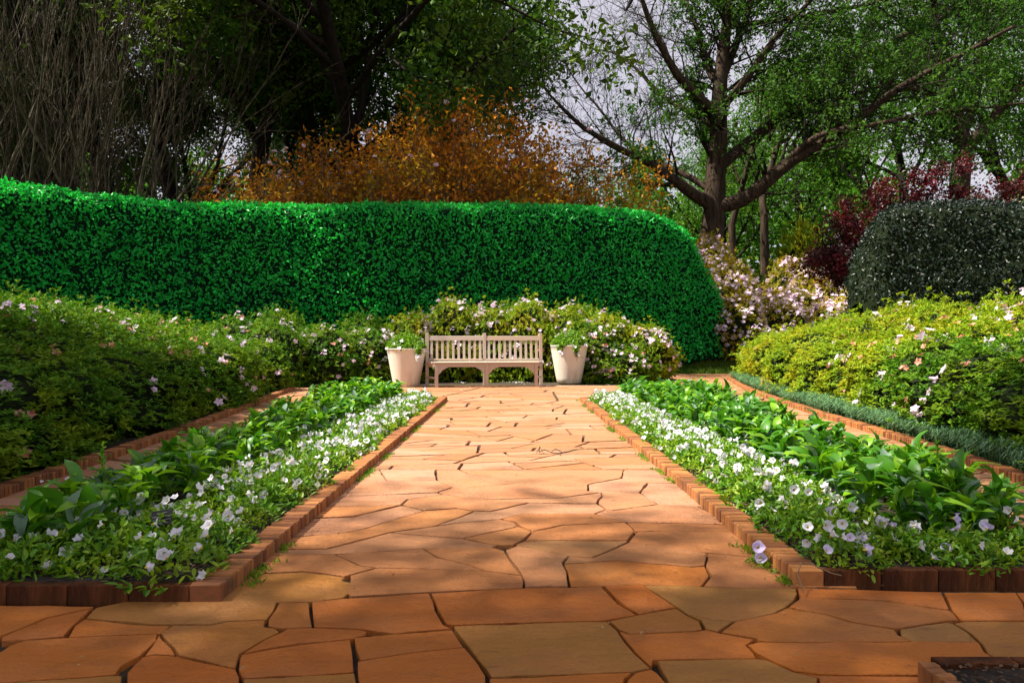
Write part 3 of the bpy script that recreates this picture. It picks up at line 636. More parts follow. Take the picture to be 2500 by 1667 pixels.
def blossom_mesh(rng, mat, nf=3, r=.032):
    parts = []
    for f in range(nf):
        c = rng.normal(0, .022, 3) * (nf > 1); ax = unit(rng.normal(0, .6, 3) + np.array([0, 0, 1])); u = unit(np.cross(ax, [1, .3, .2])); w = np.cross(ax, u)
        th = np.arange(5) * 2 * math.pi / 5 + rng.uniform(0, 1); D = np.cos(th)[:, None] * u + np.sin(th)[:, None] * w + ax * .45
        parts.append(leaf_np(np.repeat(c[None], 5, 0), D, np.repeat(ax[None], 5, 0) - D * .3, r * rng.uniform(.8, 1.2), r * .8, .15, .15, True))
    V, F = merge(parts); return mesh_np('blossom', V, F, mat)
rb = np.random.default_rng(5)
BL_P = [blossom_mesh(rb, M['pink']) for _ in range(4)]; BL_S = [blossom_mesh(rb, M['salmon'], 2, .026) for _ in range(3)]
BM = {k: [bush_mesh(30 + i + j * 10, M[k], **kw) for i in range(3)] for j, (k, kw) in enumerate([('azalea', {}), ('azalea_y', {}), ('azalea_b', dict(nsprig=1300, L=.07, k=6, six=False, rx=.9, ry=.8, h=1.5, amp=.3))])}
def bush(kind, x, y, sc, h, label, group, nb=6, nsal=2, top=False, z=None, front=True, rg=random, bsize=1.0, small=False):
    i = rg.randrange(3); fol, core, (V, F) = BM[kind][i]; hh = {'azalea': 1.2, 'azalea_y': 1.2, 'azalea_b': 1.5}[kind]
    rz = rg.uniform(0, 6.28); zz = h / hh
    t = thing('azalea_bush', (x, y, terrain(x, y) if z is None else z), label, 'azalea', group)
    ob('foliage', fol, t, (0, 0, 0), (0, 0, rz), (sc, sc, zz), 'stuff'); ob('shade_core', core, t, (0, 0, 0), (0, 0, rz), (sc, sc, zz), 'stuff')
    P, N = sample_surf(V, F, 60 + (nb + nsal) * 12, np.random.default_rng(rg.randrange(10 ** 6))); ca, sa = math.cos(rz), math.sin(rz)
    P = np.stack([(P[:, 0] * ca - P[:, 1] * sa) * sc, (P[:, 0] * sa + P[:, 1] * ca) * sc, P[:, 2] * zz], 1)
    out = P - np.array([0, 0, h * .3]); out = unit(out)
    ok = (out[:, 1] < .35) & (P[:, 2] > (.55 if top else .18) * h)
    P, out = P[ok], out[ok]; jv = []
    for k in range(min(len(P), nb + nsal)):
        me = BL_P[k % 4] if k < nb else BL_S[k % 3]
        c = Vector(P[k]) + Vector(out[k]) * .02; q = Vector(out[k]).lerp(Vector((0, -.3, 1)), .35).to_track_quat('Z', 'Y').to_euler()
        s = rg.uniform(.8, 1.3) * bsize
        if small: 
            M4 = Matrix.LocRotScale(c, q, (s, s, s)); vv = np.empty(len(me.vertices) * 3, np.float32); me.vertices.foreach_get('co', vv); vv = vv.reshape(-1, 3) @ np.array(M4.to_3x3()).T + np.array(c)
            ff = np.empty(len(me.polygons) * 3, np.int32); me.loops.foreach_get('vertex_index', ff); jv.append((vv, ff.reshape(-1, 3)))
        else: ob('blossom', me, t, c, q, s)
    if jv: V3, F3 = merge(jv); ob('blossom', mesh_np('blossom', V3, F3, M['pink']), t, kind='stuff')
    return t
rg = random.Random(21)
# left mass
G = 'azaleas massed along the left path'
row = 0
for y in np.arange(2.6, 12.6, .95):
    k = 0
    for off in np.arange(.86, 7.5, 1.0):
        x = LX(y) - off + rg.uniform(-.12, .12); yy = y + rg.uniform(-.2, .2) + (off > 1) * .3
        if abs(x) > .86 * yy + 2.2 or yy > 13.2: continue
        h = (.78, 1.0, 1.22, 1.35, 1.4, 1.4, 1.4, 1.4)[k] * rg.uniform(.9, 1.08) + .012 * yy
        zn = 'nearest the camera' if y < 5 else 'halfway along' if y < 9 else 'at the end near the left pot'
        if k == 0: l = 'azalea in the left front row, ' + zn
        else: l = 'taller azalea in the left back rows, ' + zn
        bush('azalea', x, yy, rg.uniform(.95, 1.15) * (.95 if k == 0 else 1.1), h, l, G + (', front row ' if k == 0 else ', back rows ') + zn, nb=6 if k else 6, nsal=4, top=k > 0, rg=rg, bsize=1.25); k += 1
# behind the bench
xs_ = [(-5.6, 13.6, 1.35, 8), (-4.7, 13.4, 1.25, 8), (-3.9, 14.0, 1.2, 12), (-3.0, 14.5, 1.15, 14), (-2.2, 15.0, 1.45, 22), (-1.35, 15.2, 1.75, 26), (-.5, 15.3, 1.6, 26), (.4, 15.3, 1.75, 26), (1.3, 15.3, 1.65, 20), (2.1, 15.3, 1.5, 20), (2.9, 15.2, 1.25, 24),
       (-3.4, 15.6, 1.5, 6), (-1.8, 16.3, 1.6, 8), (0, 16.4, 1.8, 10), (1.8, 16.3, 1.7, 8), (-5.2, 15.2, 1.6, 4), (2.3, 14.75, .8, 16), (1.75, 15.0, 1.3, 16)]
for x, y, h, nb in xs_:
    if 15 <= y < 15.5 and abs(x + .4) < 2: y += .3; h += .06
    l = 'azalea thick with pink blossom directly behind the bench and pots' if nb >= 14 else 'sparsely flowered azalea between the bench planting and the hedge'
    bush('azalea' if nb < 20 else 'azalea_y', x, y, 1.0, h, l, 'azaleas behind the bench' if nb >= 14 else 'azaleas at the foot of the hedge', nb=nb * 2, nsal=3, top=False, rg=rg, bsize=1.35)
# right mass, yellow green
for y in np.arange(3.0, 16.2, .95):
    k = 0
    for off in np.arange(1.05, 6.5, 1.0):
        x = RX(y) + off + rg.uniform(-.12, .12); yy = y + rg.uniform(-.2, .2) + (off > 1.5) * .3
        if abs(x) > .86 * yy + 2.2: continue
        if y > 11 and off > 3.6: continue
        h = (.8, 1.02, 1.2, 1.2, 1.2, 1.2)[k] * rg.uniform(.88, 1.1) + (.28 if y > 10 else .05 if y > 6 else 0)
        l = ('yellow green azalea' if y > 7.5 else 'mid green azalea with pink and faded blossoms') + (' just behind the grass edging' if k == 0 else ' further back below the dark hedge')
        bush('azalea_y' if y > 7 else 'azalea', x, yy, rg.uniform(.95, 1.12), h, l, 'azaleas massed on the right, ' + ('far ' if y > 7.5 else 'near ') + ('front' if k == 0 else 'back'), nb=8 if y < 9 else 4, nsal=9 if y < 9 else 3, rg=rg, bsize=1.35, top=k > 0); k += 1
# bank of pink azaleas by the big tree
for i in range(30):
    px = rg.uniform(1700, 2150); Y = 20.8 + (i % 5) * 1.0 + (.6 if px < 1760 else 0)
    x = (px - CX) * Y / FPX; top = np.interp(px, [1690, 1720, 1850, 1950, 2000, 2110], [598, 600, 632, 640, 640, 655]) - 8 + (24.8 - Y) * 26
    zt = at(0, top, Y).z; zb = terrain(x, Y)
    bush('azalea_b', x, Y, rg.uniform(1.0, 1.25), zt - zb, 'azalea covered in pale pink blossom on the bank beside the big tree', 'pink azaleas on the bank by the big tree', nb=95, nsal=0, rg=rg, bsize=2.0, small=True)
tg = thing('low_flowering_mat', gp(1660, 890, .0), 'low mat of pink blossom on the ground at the foot of the hedge end', 'ground cover'); rgn = np.random.default_rng(8)
P = np.stack([rgn.normal(0, .45, 260), rgn.normal(0, .35, 260), rgn.uniform(.02, .2, 260)], 1); parts = []
D = rdir(260 * 3, rgn); D[:, 2] = np.abs(D[:, 2]); V, F = leaf_np(np.repeat(P, 3, 0) + rgn.normal(0, .02, (780, 3)), D, rdir(780, rgn), .06, .05)
ob('blossom', mesh_np('blossom', V, F, M['pink']), tg, kind='stuff')
P = np.stack([rgn.normal(0, .5, 1500), rgn.normal(0, .4, 1500), rgn.uniform(0, .12, 1500)], 1); V, F = leaf_np(P, unit(rdir(1500, rgn) + [0, 0, .6]), rdir(1500, rgn), .06, .02)
ob('foliage', mesh_np('foliage', V, F, M['under']), tg, kind='stuff')
# ground cover before the hedge end
n = 9000; x_ = RNG.uniform(2.6, 8.5, n); y_ = RNG.uniform(18.4, 21.5, n); P = np.stack([x_, y_, np.array([terrain(a, b) for a, b in zip(x_, y_)]) - .02], 1)
V, F = leaf_np(P, unit(rdir(n) * .6 + [0, 0, 1]), rdir(n), RNG.uniform(.08, .2, n), .02)
tag(ob('ground_cover', mesh_np('ground_cover', V, F, M['under'])), 'low green ground cover in front of the hedge end', 'ground cover', kind='stuff')

# ------------------------------------------------------------------ grass edging on the right
rgn = np.random.default_rng(9); n = 30000
yb = rgn.uniform(2.6, 16.4, 1500); xo = rgn.uniform(.16, .5, 1500); tx = RX(yb) + xo; k = 22
B = np.repeat(np.stack([tx, yb, np.full(1500, .01)], 1), k, 0) + np.concatenate([rgn.normal(0, .035, (1500 * k, 2)), np.zeros((1500 * k, 1))], 1); n = len(B)
az = rgn.uniform(0, 2 * math.pi, n); o = np.stack([np.cos(az), np.sin(az), np.zeros(n)], 1); o = unit(o + np.array([-.35, -.15, 0])); L = (rgn.uniform(.12, .25, n) * np.repeat(rgn.uniform(.75, 1.2, 1500), k))[:, None]; S = np.cross(o, [0, 0, 1.]) * .0042
p0 = B; p1 = B + np.array([0, 0, 1]) * L * .55 + o * L * .18; p2 = B + np.array([0, 0, 1]) * L * .68 + o * L * .5; p3 = B + np.array([0, 0, 1]) * L * .5 + o * L * .8
V = np.stack([p0 - S, p0 + S, p1 - S, p1 + S, p2 - S * .8, p2 + S * .8, p3], 1).reshape(-1, 3); b = np.arange(n)[:, None] * 7
F = np.concatenate([b + np.array([0, 1, 3]), b + np.array([0, 3, 2]), b + np.array([2, 3, 5]), b + np.array([2, 5, 4]), b + np.array([4, 5, 6])])
tag(ob('border_grass', mesh_np('border_grass', V, F, M['mondo'])), 'blue green tufted border grass along the right brick edging', 'grass', kind='stuff')

# ------------------------------------------------------------------ petunias
def flower_mesh(rng, mats, r=.0215):
    n = 15; rings = [(0.0, -.022), (.22, -.010), (.6, -.001), (1.0, .002)]; V = [(0, 0, -.022)]; F = []; mi = []
    wob = rng.uniform(-.006, .006, n); rad_ = rng.uniform(.86, 1.08, n)
    for q, (rr, z) in enumerate(rings[1:]):
        for i in range(n):
            a = 2 * math.pi * i / n; lob = 1 - .10 * (rr > .5) * (1 - abs(math.cos(a * 2.5))) * 1.6
            rr_ = rr * (rad_[i] if rr > .5 else 1); V.append((math.cos(a) * rr_ * r * lob, math.sin(a) * rr_ * r * lob, z + (wob[i] + .003 * math.cos(a * 5)) * (rr > .9)))
    for i in range(n): F.append((0, 1 + i, 1 + (i + 1) % n)); mi.append(1)
    for q in range(2):
        for i in range(n):
            j = (i + 1) % n; a, b_ = 1 + q * n, 1 + (q + 1) * n; F += [(a + i, b_ + i, b_ + j), (a + i, b_ + j, a + j)]; mi += [0, 0]
    return mesh_py('flower', V, F, mats, mi, True)
rgn = np.random.default_rng(10)
FW = [flower_mesh(rgn, [M['petal'], M['throat']]) for _ in range(4)]; FL = [flower_mesh(rgn, [M['petal_l'], M['throat']]) for _ in range(3)]
def petfol(seed, mat=M['pet_leaf'], r=.17, h=.12, n=420, L=.034):
    rng = np.random.default_rng(seed); a = rng.uniform(0, 2 * math.pi, n); rr = np.sqrt(rng.random(n)) * r
    z = h * (1 - (rr / r) ** 2) * rng.uniform(.25, 1.0, n) + .01; P = np.stack([np.cos(a) * rr, np.sin(a) * rr, z], 1)
    D = unit(np.stack([np.cos(a), np.sin(a), np.zeros(n)], 1) * .5 + rdir(n, rng) * .8 + [0, 0, .45]); NN = unit(rdir(n, rng) * .5 + [0, 0, 1])
    Ls = rng.uniform(.6, 1.3, n) * L; return mesh_np('foliage', *leaf_np(P, D, NN, Ls, Ls * .42, .12, .15, True), mat)
PF = [petfol(50 + i) for i in range(4)]
def petunia(x, y, label, group, nf, lilac=False, sc=1.0, hs=1.0, z=.035, rg=rg, single=None):
    t = thing('petunia_plant', (x, y, z), label, 'petunia', group); i = rg.randrange(4)
    ob('foliage', PF[i], t, (0, 0, 0), (0, 0, rg.uniform(0, 6.28)), (sc, sc, sc * hs), 'stuff')
    single = (y < 4.6) if single is None else single; jv = []
    for k in range(nf):
        a = rg.uniform(0, 6.28); rr = math.sqrt(rg.random()) * .17 * sc; zz = (.12 * (1 - (rr / (.17 * sc)) ** 2) * sc * hs + rg.uniform(.01, .045))
        me = (FL if lilac and rg.random() < .45 else FW)[rg.randrange(3)]
        d = Vector((rg.gauss(0, .8), rg.gauss(-.35, .7), rg.uniform(-.1, 1))).normalized(); e = d.to_track_quat('Z', 'Y').to_euler(); s = rg.uniform(.75, 1.2)
        c = Vector((math.cos(a) * rr, math.sin(a) * rr, zz))
        if single: ob('flower', me, t, c, e, s)
        else:
            M3 = np.array(Matrix.LocRotScale(None, e, (s, s, s)).to_3x3()); vv = np.empty(len(me.vertices) * 3, np.float32); me.vertices.foreach_get('co', vv)
            ff = np.empty(len(me.loops), np.int32); me.loops.foreach_get('vertex_index', ff); jv.append((vv.reshape(-1, 3) @ M3.T + np.array(c), ff.reshape(-1, 3)))
    if jv: V, F = merge(jv); ob('flower', mesh_np('flower', V, F, M['petal'], smooth_=True), t, kind='stuff')
    return t
rg = random.Random(33)
zn = lambda y: 'at the near end' if y < 3.4 else 'in the near half' if y < 5.4 else 'in the far half' if y < 8.2 else 'at the bench end'
for side, X0, YA, YB, OX in ((-1, LX0 - .10, LY0, LY1, LBX), (1, RX0 + .10, RY0, RY1, RBX)):
    sn = 'left' if side < 0 else 'right'
    y = YA + .20
    while y < YB - .15:
        for c, off in enumerate((.17, .38, .60)):
            if c == 2 and rg.random() < .55: continue
            d = 10 if y > 3.0 else 8
            if side > 0 and y > 3.6: d += 2
            d = int(d * rg.choice((.35, .8, 1, 1.3, 1.7)))
            petunia(X0 + side * (off + rg.uniform(-.04, .04)), y + rg.uniform(-.07, .07), f'petunia on the path side of the {sn} bed, ' + zn(y), f'petunias on the path side of the {sn} flower bed, ' + zn(y),
                    max(1, int(rg.gauss(d, 2)) - (2 if c == 0 and y < 4 else 0)), lilac=(y < 2.9 and side > 0), sc=rg.uniform(.85, 1.15), rg=rg)
        y += .205
    y = YA + .35
    while y < YB - .2:
        petunia(OX(y) - side * (.14 + rg.uniform(-.04, .04)), y, f'petunia on the outer edge of the {sn} bed, ' + zn(y), f'petunias along the outer edge of the {sn} flower bed, ' + zn(y), rg.choice((1, 3, 5)) if side < 0 else rg.choice((1, 1, 2)), sc=rg.uniform(.9, 1.2), rg=rg, hs=1.2)
        y += .26 if side < 0 else .4
    for k in range(4):
        petunia(X0 + side * (.45 + k * .2), YA + .19 + rg.uniform(-.02, .04), f'low petunia plant at the near end of the {sn} flower bed', f'petunias at the near end of the {sn} flower bed', 4 + (side < 0), lilac=side > 0, sc=.85, rg=rg)
t = petunia(.955, 2.62, 'small lilac petunia growing out over the brick edging onto the paving', None, 0, rg=rg, sc=.32, z=.0)
for dx, dz, s in ((-.02, .075, 1.15), (-.012, .035, 1.1)): ob('flower', FL[0], t, (dx, -.03, dz), (R(70), 0, R(-10)), s)

# ------------------------------------------------------------------ broad-leaved plants
def bigleaf(seed, mat, L=.17, W=.062, curl=.35):
    rng = random.Random(seed); V = []; F = []; k = 6
    for i in range(k + 1):
        t = i / k; w = W * math.sin(math.pi * min(1, t * .93 + .07)) ** .75 * (.35 + .65 * min(1, t * 2.2)) * (1 if i < k else 0.05)
        x = L * (t - .12 * t * t); z = -curl * L * t * t * .8 + .02 * math.sin(t * 3)
        wv_ = .006 * math.sin(t * 9 + seed)
        V += [(x, -w / 2, z + .22 * w + wv_), (x, 0, z), (x, w / 2, z + .22 * w - wv_)]
    for i in range(k): F += [(3 * i, 3 * i + 3, 3 * i + 4, 3 * i + 1), (3 * i + 1, 3 * i + 4, 3 * i + 5, 3 * i + 2)]
    return mesh_py('leaf', V, F, mat, None, True)
LV = [bigleaf(i, M[m_], L=l_, W=w_, curl=c_) for i, (m_, l_, w_, c_) in enumerate([('broad', .15, .052, .35), ('broad_y', .14, .05, .5), ('broad', .165, .05, .2), ('broad_y', .13, .046, .25), ('broad_g', .13, .042, .3), ('broad', .12, .055, .7)])]
def leafrot(rg, k, n): 
    return (0 + rg.uniform(-.5, .5), -R(rg.uniform(25, 88)), k * 2.4 + rg.uniform(-.3, .3))
def rosette(x, y, label, group, sc, rg, tall=False):
    t = thing('broad_leaved_plant', (x, y, .04), label, 'plant', group); n = 27
    sp = []
    for k in range(n):
        me = LV[rg.choice((0, 0, 1, 2, 3, 4, 5) if x > 0 else (0, 1, 1, 2, 3, 3, 4, 5))]; e = leafrot(rg, k, n); z = rg.uniform(.01, .16) * sc; s = rg.uniform(.7, 1.15) * sc
        sp.append((me, (rg.uniform(-.03, .03), rg.uniform(-.03, .03), z), e, s))
    if tall:
        for k in range(14): sp.append((LV[k % 4], (0, 0, .16 + k * .014), (0, -R(30 + k * 3), k * 2.4), .55 - k * .02))
        ob('stem', mesh_np('stem', *tube([(0, 0, 0), (.005, 0, .2), (0, .005, .37)], [.006, .005, .003], 5), M['broad_y']), t)
    if y < 5.0:
        for me, l, e, s in sp: ob('leaf', me, t, l, e, s)
    else:
        acc = {}
        for me, l, e, s in sp:
            M3 = np.array(Matrix.LocRotScale(None, __import__('mathutils').Euler(e), (s, s, s)).to_3x3()); vv = np.empty(len(me.vertices) * 3, np.float32); me.vertices.foreach_get('co', vv)
            ff = np.empty(len(me.loops), np.int32); me.loops.foreach_get('vertex_index', ff); acc.setdefault(me.materials[0].name, []).append((vv.reshape(-1, 3) @ M3.T + np.array(l), ff.reshape(-1, 4)))
        Vs, Fs, mi = [], [], []; o_ = 0; mats = [M['broad'], M['broad_y'], M['broad_g']]; nm = [q.name for q in mats]
        for kk, lst in acc.items():
            V, F = merge(lst); Vs.append(V); Fs.append(F + o_); mi += [nm.index(kk)] * len(F); o_ += len(V)
        ob('foliage', mesh_np('foliage', np.concatenate(Vs), np.concatenate(Fs), mats, mi, True), t, kind='stuff')
    return t
rg = random.Random(44)
for side, X0, YA, YB, OX in ((-1, LX0 - .10, LY0, LY1, LBX), (1, RX0 + .10, RY0, RY1, RBX)):
    sn = 'left' if side < 0 else 'right'; y = YA + .30
    while y < YB - .12:
        xa = X0 + side * .46; xb = OX(y) - side * (.12 if side < 0 else -.02); nn = max(2, int(abs(xb - xa) / (.165 if y < 5 else .19)))
        for c in range(nn):
            x = xa + (xb - xa) * (c + .5) / nn + rg.uniform(-.05, .05)
            rosette(x, y + rg.uniform(-.07, .07), f'broad leaved green plant in the {sn} bed, ' + zn(y), f'broad leaved plants in the {sn} flower bed, ' + zn(y), rg.uniform(.85, 1.2) * (1.12 if y > 8 else 1), rg)
        y += .20 if y < 5 else .25
rosette(-1.83, 3.05, 'taller leafy stem standing up near the near outer corner of the left bed', None, 1.0, rg, True)
rosette(1.93, 3.1, 'taller leafy stem standing up near the near outer corner of the right bed', None, 1.0, rg, True)

# ------------------------------------------------------------------ plant stakes and label
def stake(px, py, Y, L, label, lean=0.0):
    q = at(px, py, Y); t = thing('plant_stake', (q.x, q.y, .02), label, 'stake', 'thin black stakes in the flower beds')
    ob('stake_rod', mesh_np('stake_rod', *tube([(0, 0, 0), (lean * .5, 0, (q.z - .02) * .5), (lean, 0, q.z - .02)], [.005, .005, .004], 6), M['black']), t)
SL = {0: 'thin black stake among the leaves of the left flower bed', 1: 'thin black stake among the leaves of the right flower bed'}
for px, py, Y in ((530, 1072, 4.4), (868, 952, 7.6), (382, 1150, 3.6), (780, 975, 6.8), (233, 1240, 3.05), (665, 1030, 5.2)): stake(px, py - 8, Y, .3, SL[0], .01)
for px, py, Y in ((1988, 1060, 4.6), (2094, 1105, 4.0), (2255, 1195, 3.1), (1830, 1040, 5.4), (1740, 985, 7)): stake(px, py - 8, Y, .3, SL[1], -.01)
q = at(395, 1264, 2.72)
t = thing('plant_label', (at(408, 1350, 2.72).x, 2.72, .03), 'small black plant label on a stake at the near end of the left bed', 'sign')
V, F = bevel_box(-.043, .043, -.002, .002, -.032, .032, .001)
pl = ob('plate', mesh_py('plate', V, F, M['black']), t, (q.x - t.location.x, 0, q.z - .03), (R(-28), R(-9), 0))
ob('stake_rod', mesh_np('stake_rod', *tube([(0, .006, 0), (-.008, .006, (q.z - .03) * .5), (q.x - t.location.x + .012, .007, q.z - .045)], .004, 6), M['black']), t)
Vs, Fs = [], []
rr = random.Random(3)
for line, zc, w in ((0, .02, .02), (1, .006, .036), (2, -.008, .034), (3, -.021, .026)):
    x = -w
    while x < w:
        l = rr.uniform(.003, .007); V, F = box(x, x + l, -.0032, -.0024, zc - .0018, zc + .0018); Fs += [tuple(a + len(Vs) for a in f) for f in F]; Vs += V; x += l + .0022
ob('lettering', mesh_py('lettering', Vs, Fs, M['mark']), pl, kind='stuff')
# label stakes behind right bed far end
t = thing('plant_label', gp(1520, 905, .0), 'tiny black plant label standing beyond the far end of the right bed', 'sign')
ob('plate', mesh_py('plate', *bevel_box(-.08, .08, -.003, .003, .1, .14, .001), M['black']), t, rot=(R(-20), 0, 0)); ob('stake_rod', mesh_np('stake_rod', *tube([(0, .01, 0), (0, .0, .12)], .006, 6), M['black']), t)

# ------------------------------------------------------------------ bench
BR = thing('garden_bench', (-.51, 13.25, 0), 'weathered wooden slatted bench without arms between two pale pots', 'bench', rz=R(7))
def bb(name, x0, x1, y0, y1, z0, z1, parent=BR, b=.004, shear=None):
    V, F = bevel_box(x0, x1, y0, y1, z0, z1, b)
    if shear: V = [shear(Vector(v)) for v in V]
    return ob(name, mesh_py(name, V, F, M['teak']), parent)
HB, HF = 1.16, .985; YF, YBk = -.24, .24
lean = lambda v: (v.x, v.y + max(0, v.z - .42) * .14, v.z)
for x in (-HB, -.0325, HB - .065): bb('back_post', x, x + .065, YBk - .03, YBk + .03, 0, 1.035, shear=lean)
for x in (-HF, -.0325, HF - .065): bb('front_leg', x, x + .065, YF - .03, YF + .035, 0, .452)
for s in (-1, 1):
    x0, x1 = (-HB + .066, -.0335) if s < 0 else (.0335, HB - .066)
    bb('top_rail', x0, x1, YBk - .02, YBk + .02, .89, .98, shear=lean); bb('lower_rail', x0, x1, YBk - .018, YBk + .018, .49, .53, shear=lean)
    n = 10
    for k in range(n):
        xc = x0 + (x1 - x0) * (k + .5) / n; bb('back_slat', xc - .0235, xc + .0235, YBk - .011, YBk + .011, .531, .889, b=.002, shear=lean)
    a0, a1 = (-HF + .066, -.0335) if s < 0 else (.0335, HF - .066)
    bb('apron', a0, a1, YF - .02, YF + .015, .385, .452)
    for c, d in ((a0, 1), (a1, -1)):
        prof = [(0, .384), (.19, .384), (.165, .366), (.135, .361), (.125, .345), (.09, .335), (.06, .305), (.048, .275), (.022, .265), (.018, .245), (0, .238)]
        q = [(c + d * u, w) for u, w in prof]; q = q if d < 0 else q[::-1]; n_ = len(q)
        V = [(x, YF - .014, z) for x, z in q] + [(x, YF + .014, z) for x, z in q]; F = [tuple(range(n_)), tuple(range(2 * n_ - 1, n_ - 1, -1))] + [(i, n_ + i, n_ + (i + 1) % n_, (i + 1) % n_) for i in range(n_)]
        ob('bracket', mesh_py('bracket', V, F, M['teak']), BR)
for s in (-1, 1):
    for z0, z1 in ((.155, .195), (.385, .45)):
        xo = lambda y: s * (HF - .035 + (HB - HF) * (y - YF) / (YBk - YF))
        V, F = bevel_box(-.018, .018, YF + .036, YBk - .031, z0, z1, .003); V = [(v[0] + xo(v[1]), v[1], v[2]) for v in V]; ob('side_rail', mesh_py('side_rail', V, F, M['teak']), BR)
bb('middle_rail', -.018, .018, YF + .036, YBk - .031, .39, .45)
for k in range(8):
    y0_ = YF - .045 + k * .061; hw = lambda y: HF + .02 + (HB - HF) * max(0, (y - YF)) / (YBk - YF) * .95
    V, F = bevel_box(-1, 1, y0_, y0_ + .052, .4525, .482, .006); V = [((1 if v[0] > 0 else -1) * (hw(v[1]) - (1 - abs(v[0]))), v[1], v[2] + .012 * (k == 0) * 0) for v in V]
    ob('seat_slat', mesh_py('seat_slat', V, F, M['teak']), BR)

# ------------------------------------------------------------------ pots
def pot(x, y, rt, rb_, h, label, nfl, seed):
    t = thing('flower_pot', (x, y, 0), label, 'flower pot'); n = 48
    prof = [(rb_ - .02, 0), (rb_, .012)] + [(rb_ + (rt - rb_) * (k / 8) ** .92, .012 + (h - .03) * k / 8) for k in range(1, 9)] + [(rt + .008, h - .01), (rt + .004, h), (rt - .015, h), (rt - .025, h - .012), (rt - .035, h - .1)]
    V = [(r * math.cos(2 * math.pi * i / n), r * math.sin(2 * math.pi * i / n), z) for r, z in prof for i in range(n)]
    F = [(k * n + i, k * n + (i + 1) % n, (k + 1) * n + (i + 1) % n, (k + 1) * n + i) for k in range(len(prof) - 1) for i in range(n)]
    ob('pot_shell', mesh_np('pot_shell', V, F, M['pot'], smooth_=True), t)
    V = [(0, 0, h - .05)] + [((rt - .04) * math.cos(2 * math.pi * i / n), (rt - .04) * math.sin(2 * math.pi * i / n), h - .06) for i in range(n)]
    ob('soil', mesh_py('soil', V, [(0, 1 + i, 1 + (i + 1) % n) for i in range(n)], M['soil']), t)
    return t
pot(-2.05, 13.25, .375, .245, .735, 'pale cream tapered pot left of the bench, partly hidden by the flower bed', 0, 1)
pot(1.19, 14.25, .388, .25, .79, 'pale cream tapered pot right of the bench with foliage trailing down its front', 0, 2)
def potplant(x, y, z, seed, label, trail):
    rng = np.random.default_rng(seed); r_ = random.Random(seed); t = thing('petunia_plant', (x, y, z), label, 'petunia')
    n = 1500; a = rng.uniform(0, 6.28, n); rr = np.sqrt(rng.random(n)) * .36; zz = .26 * (1 - (rr / .4) ** 2) * rng.uniform(.1, 1, n) * (1 + .4 * np.sin(a * 3 + seed)); P = np.stack([np.cos(a) * rr, np.sin(a) * rr, zz], 1)
    if trail:
        for k, (tx, tl) in enumerate(trail):
            m2 = 90; tt = rng.random(m2); P = np.concatenate([P, np.stack([tx + rng.normal(0, .03, m2), -.36 - .05 * np.sin(tt * 3) + rng.normal(0, .02, m2) + tt * .06, .03 - tl * tt], 1)])
    n = len(P); D = unit(rdir(n, rng) + [0, 0, .5]); Ls = rng.uniform(.05, .10, n); ob('foliage', mesh_np('foliage', *leaf_np(P, D, unit(rdir(n, rng) * .6 + [0, -.3, 1]), Ls, Ls * .45, .12, .15, True), M['pot_leaf']), t, kind='stuff')
    for k in range(26):
        a = r_.uniform(0, 6.28); rr = r_.uniform(.2, .42); c = Vector((math.cos(a) * rr, math.sin(a) * rr, r_.uniform(-.02, .2) if rr < .36 else r_.uniform(-.1, .08)))
        if trail and k < 4: c = Vector((trail[k % len(trail)][0] + r_.uniform(-.05, .05), -.42, -r_.uniform(0, .2)))
        ob('flower', FW[k % 4], t, c, Vector((c.x * 1.5, -.8, .6)).to_track_quat('Z', 'Y').to_euler(), r_.uniform(1.3, 1.9))
potplant(-2.05, 13.25, .72, 3, 'white petunias and green leaves filling the left pot', [(.3, .12)])
potplant(1.19, 14.25, .775, 4, 'bright green plant with white petunias spilling from the right pot', [(.12, .26), (-.2, .1)])

# ------------------------------------------------------------------ small things on the path
def twig(pts, r=.003): return tube(pts, r, 4)
q = gp(1335, 1108); t = thing('fallen_twig', q, 'dry forked twig lying in the middle of the sunlit path', 'twig')
parts = [twig([(-.06, 0, .012), (-.02, .03, .03), (.03, .0, .012), (.09, -.03, .01), (.15, -.01, .02)]), twig([(-.06, 0, .012), (-.05, .05, .05), (-.03, .02, .01)]), twig([(.03, 0, .012), (.07, .06, .03), (.12, .05, .006)]), twig([(.09, -.03, .01), (.1, -.09, .008)]), twig([(-.05, .05, .05), (-.08, -.02, .01)])]
ob('stem', mesh_np('stem', *merge(parts), M['twig']), t)
def fallen(px, py, n, label, seed, mat='petal', spread=.05):
    rng = np.random.default_rng(seed); q = gp(px, py); P = rng.normal(0, 1, (n, 3)) * np.array([spread, spread, .004]); P[:, 2] = np.abs(P[:, 2]) + .01
    t = ob('fallen_petals', mesh_np('fallen_petals', *leaf_np(P, unit(rdir(n, rng) * [1, 1, .3]), unit(rdir(n, rng) * .4 + [0, 0, 1]), .03, .025), M[mat])); t.location = q; tag(t, label, 'petals', kind='stuff')
fallen(180, 1175, 26, 'scatter of white petals fallen on the shaded left path', 1)
fallen(1130, 935, 14, 'white petals fallen under the bench', 2, spread=.08); fallen(1265, 934, 30, 'white petals fallen behind the bench legs', 3, spread=.12)
fallen(710, 1023, 10, 'dull petals lying against the left brick edging', 4, 'pink')
rl = random.Random(5)
n = 300; P = np.stack([RNG.uniform(-3, 5.5, n), RNG.uniform(9.5, 14, n), np.full(n, .008)], 1)
scatter('fallen_petal_bits', M['pink'], P, RNG.uniform(.015, .035, n), 'tiny fallen petals on the far paving')
t = thing('drinking_straw_stem', gp(1965, 1398, .06), 'long pale dry stem curling over the near right brick edging', 'dry stem'); t.name = 'dry_stem'
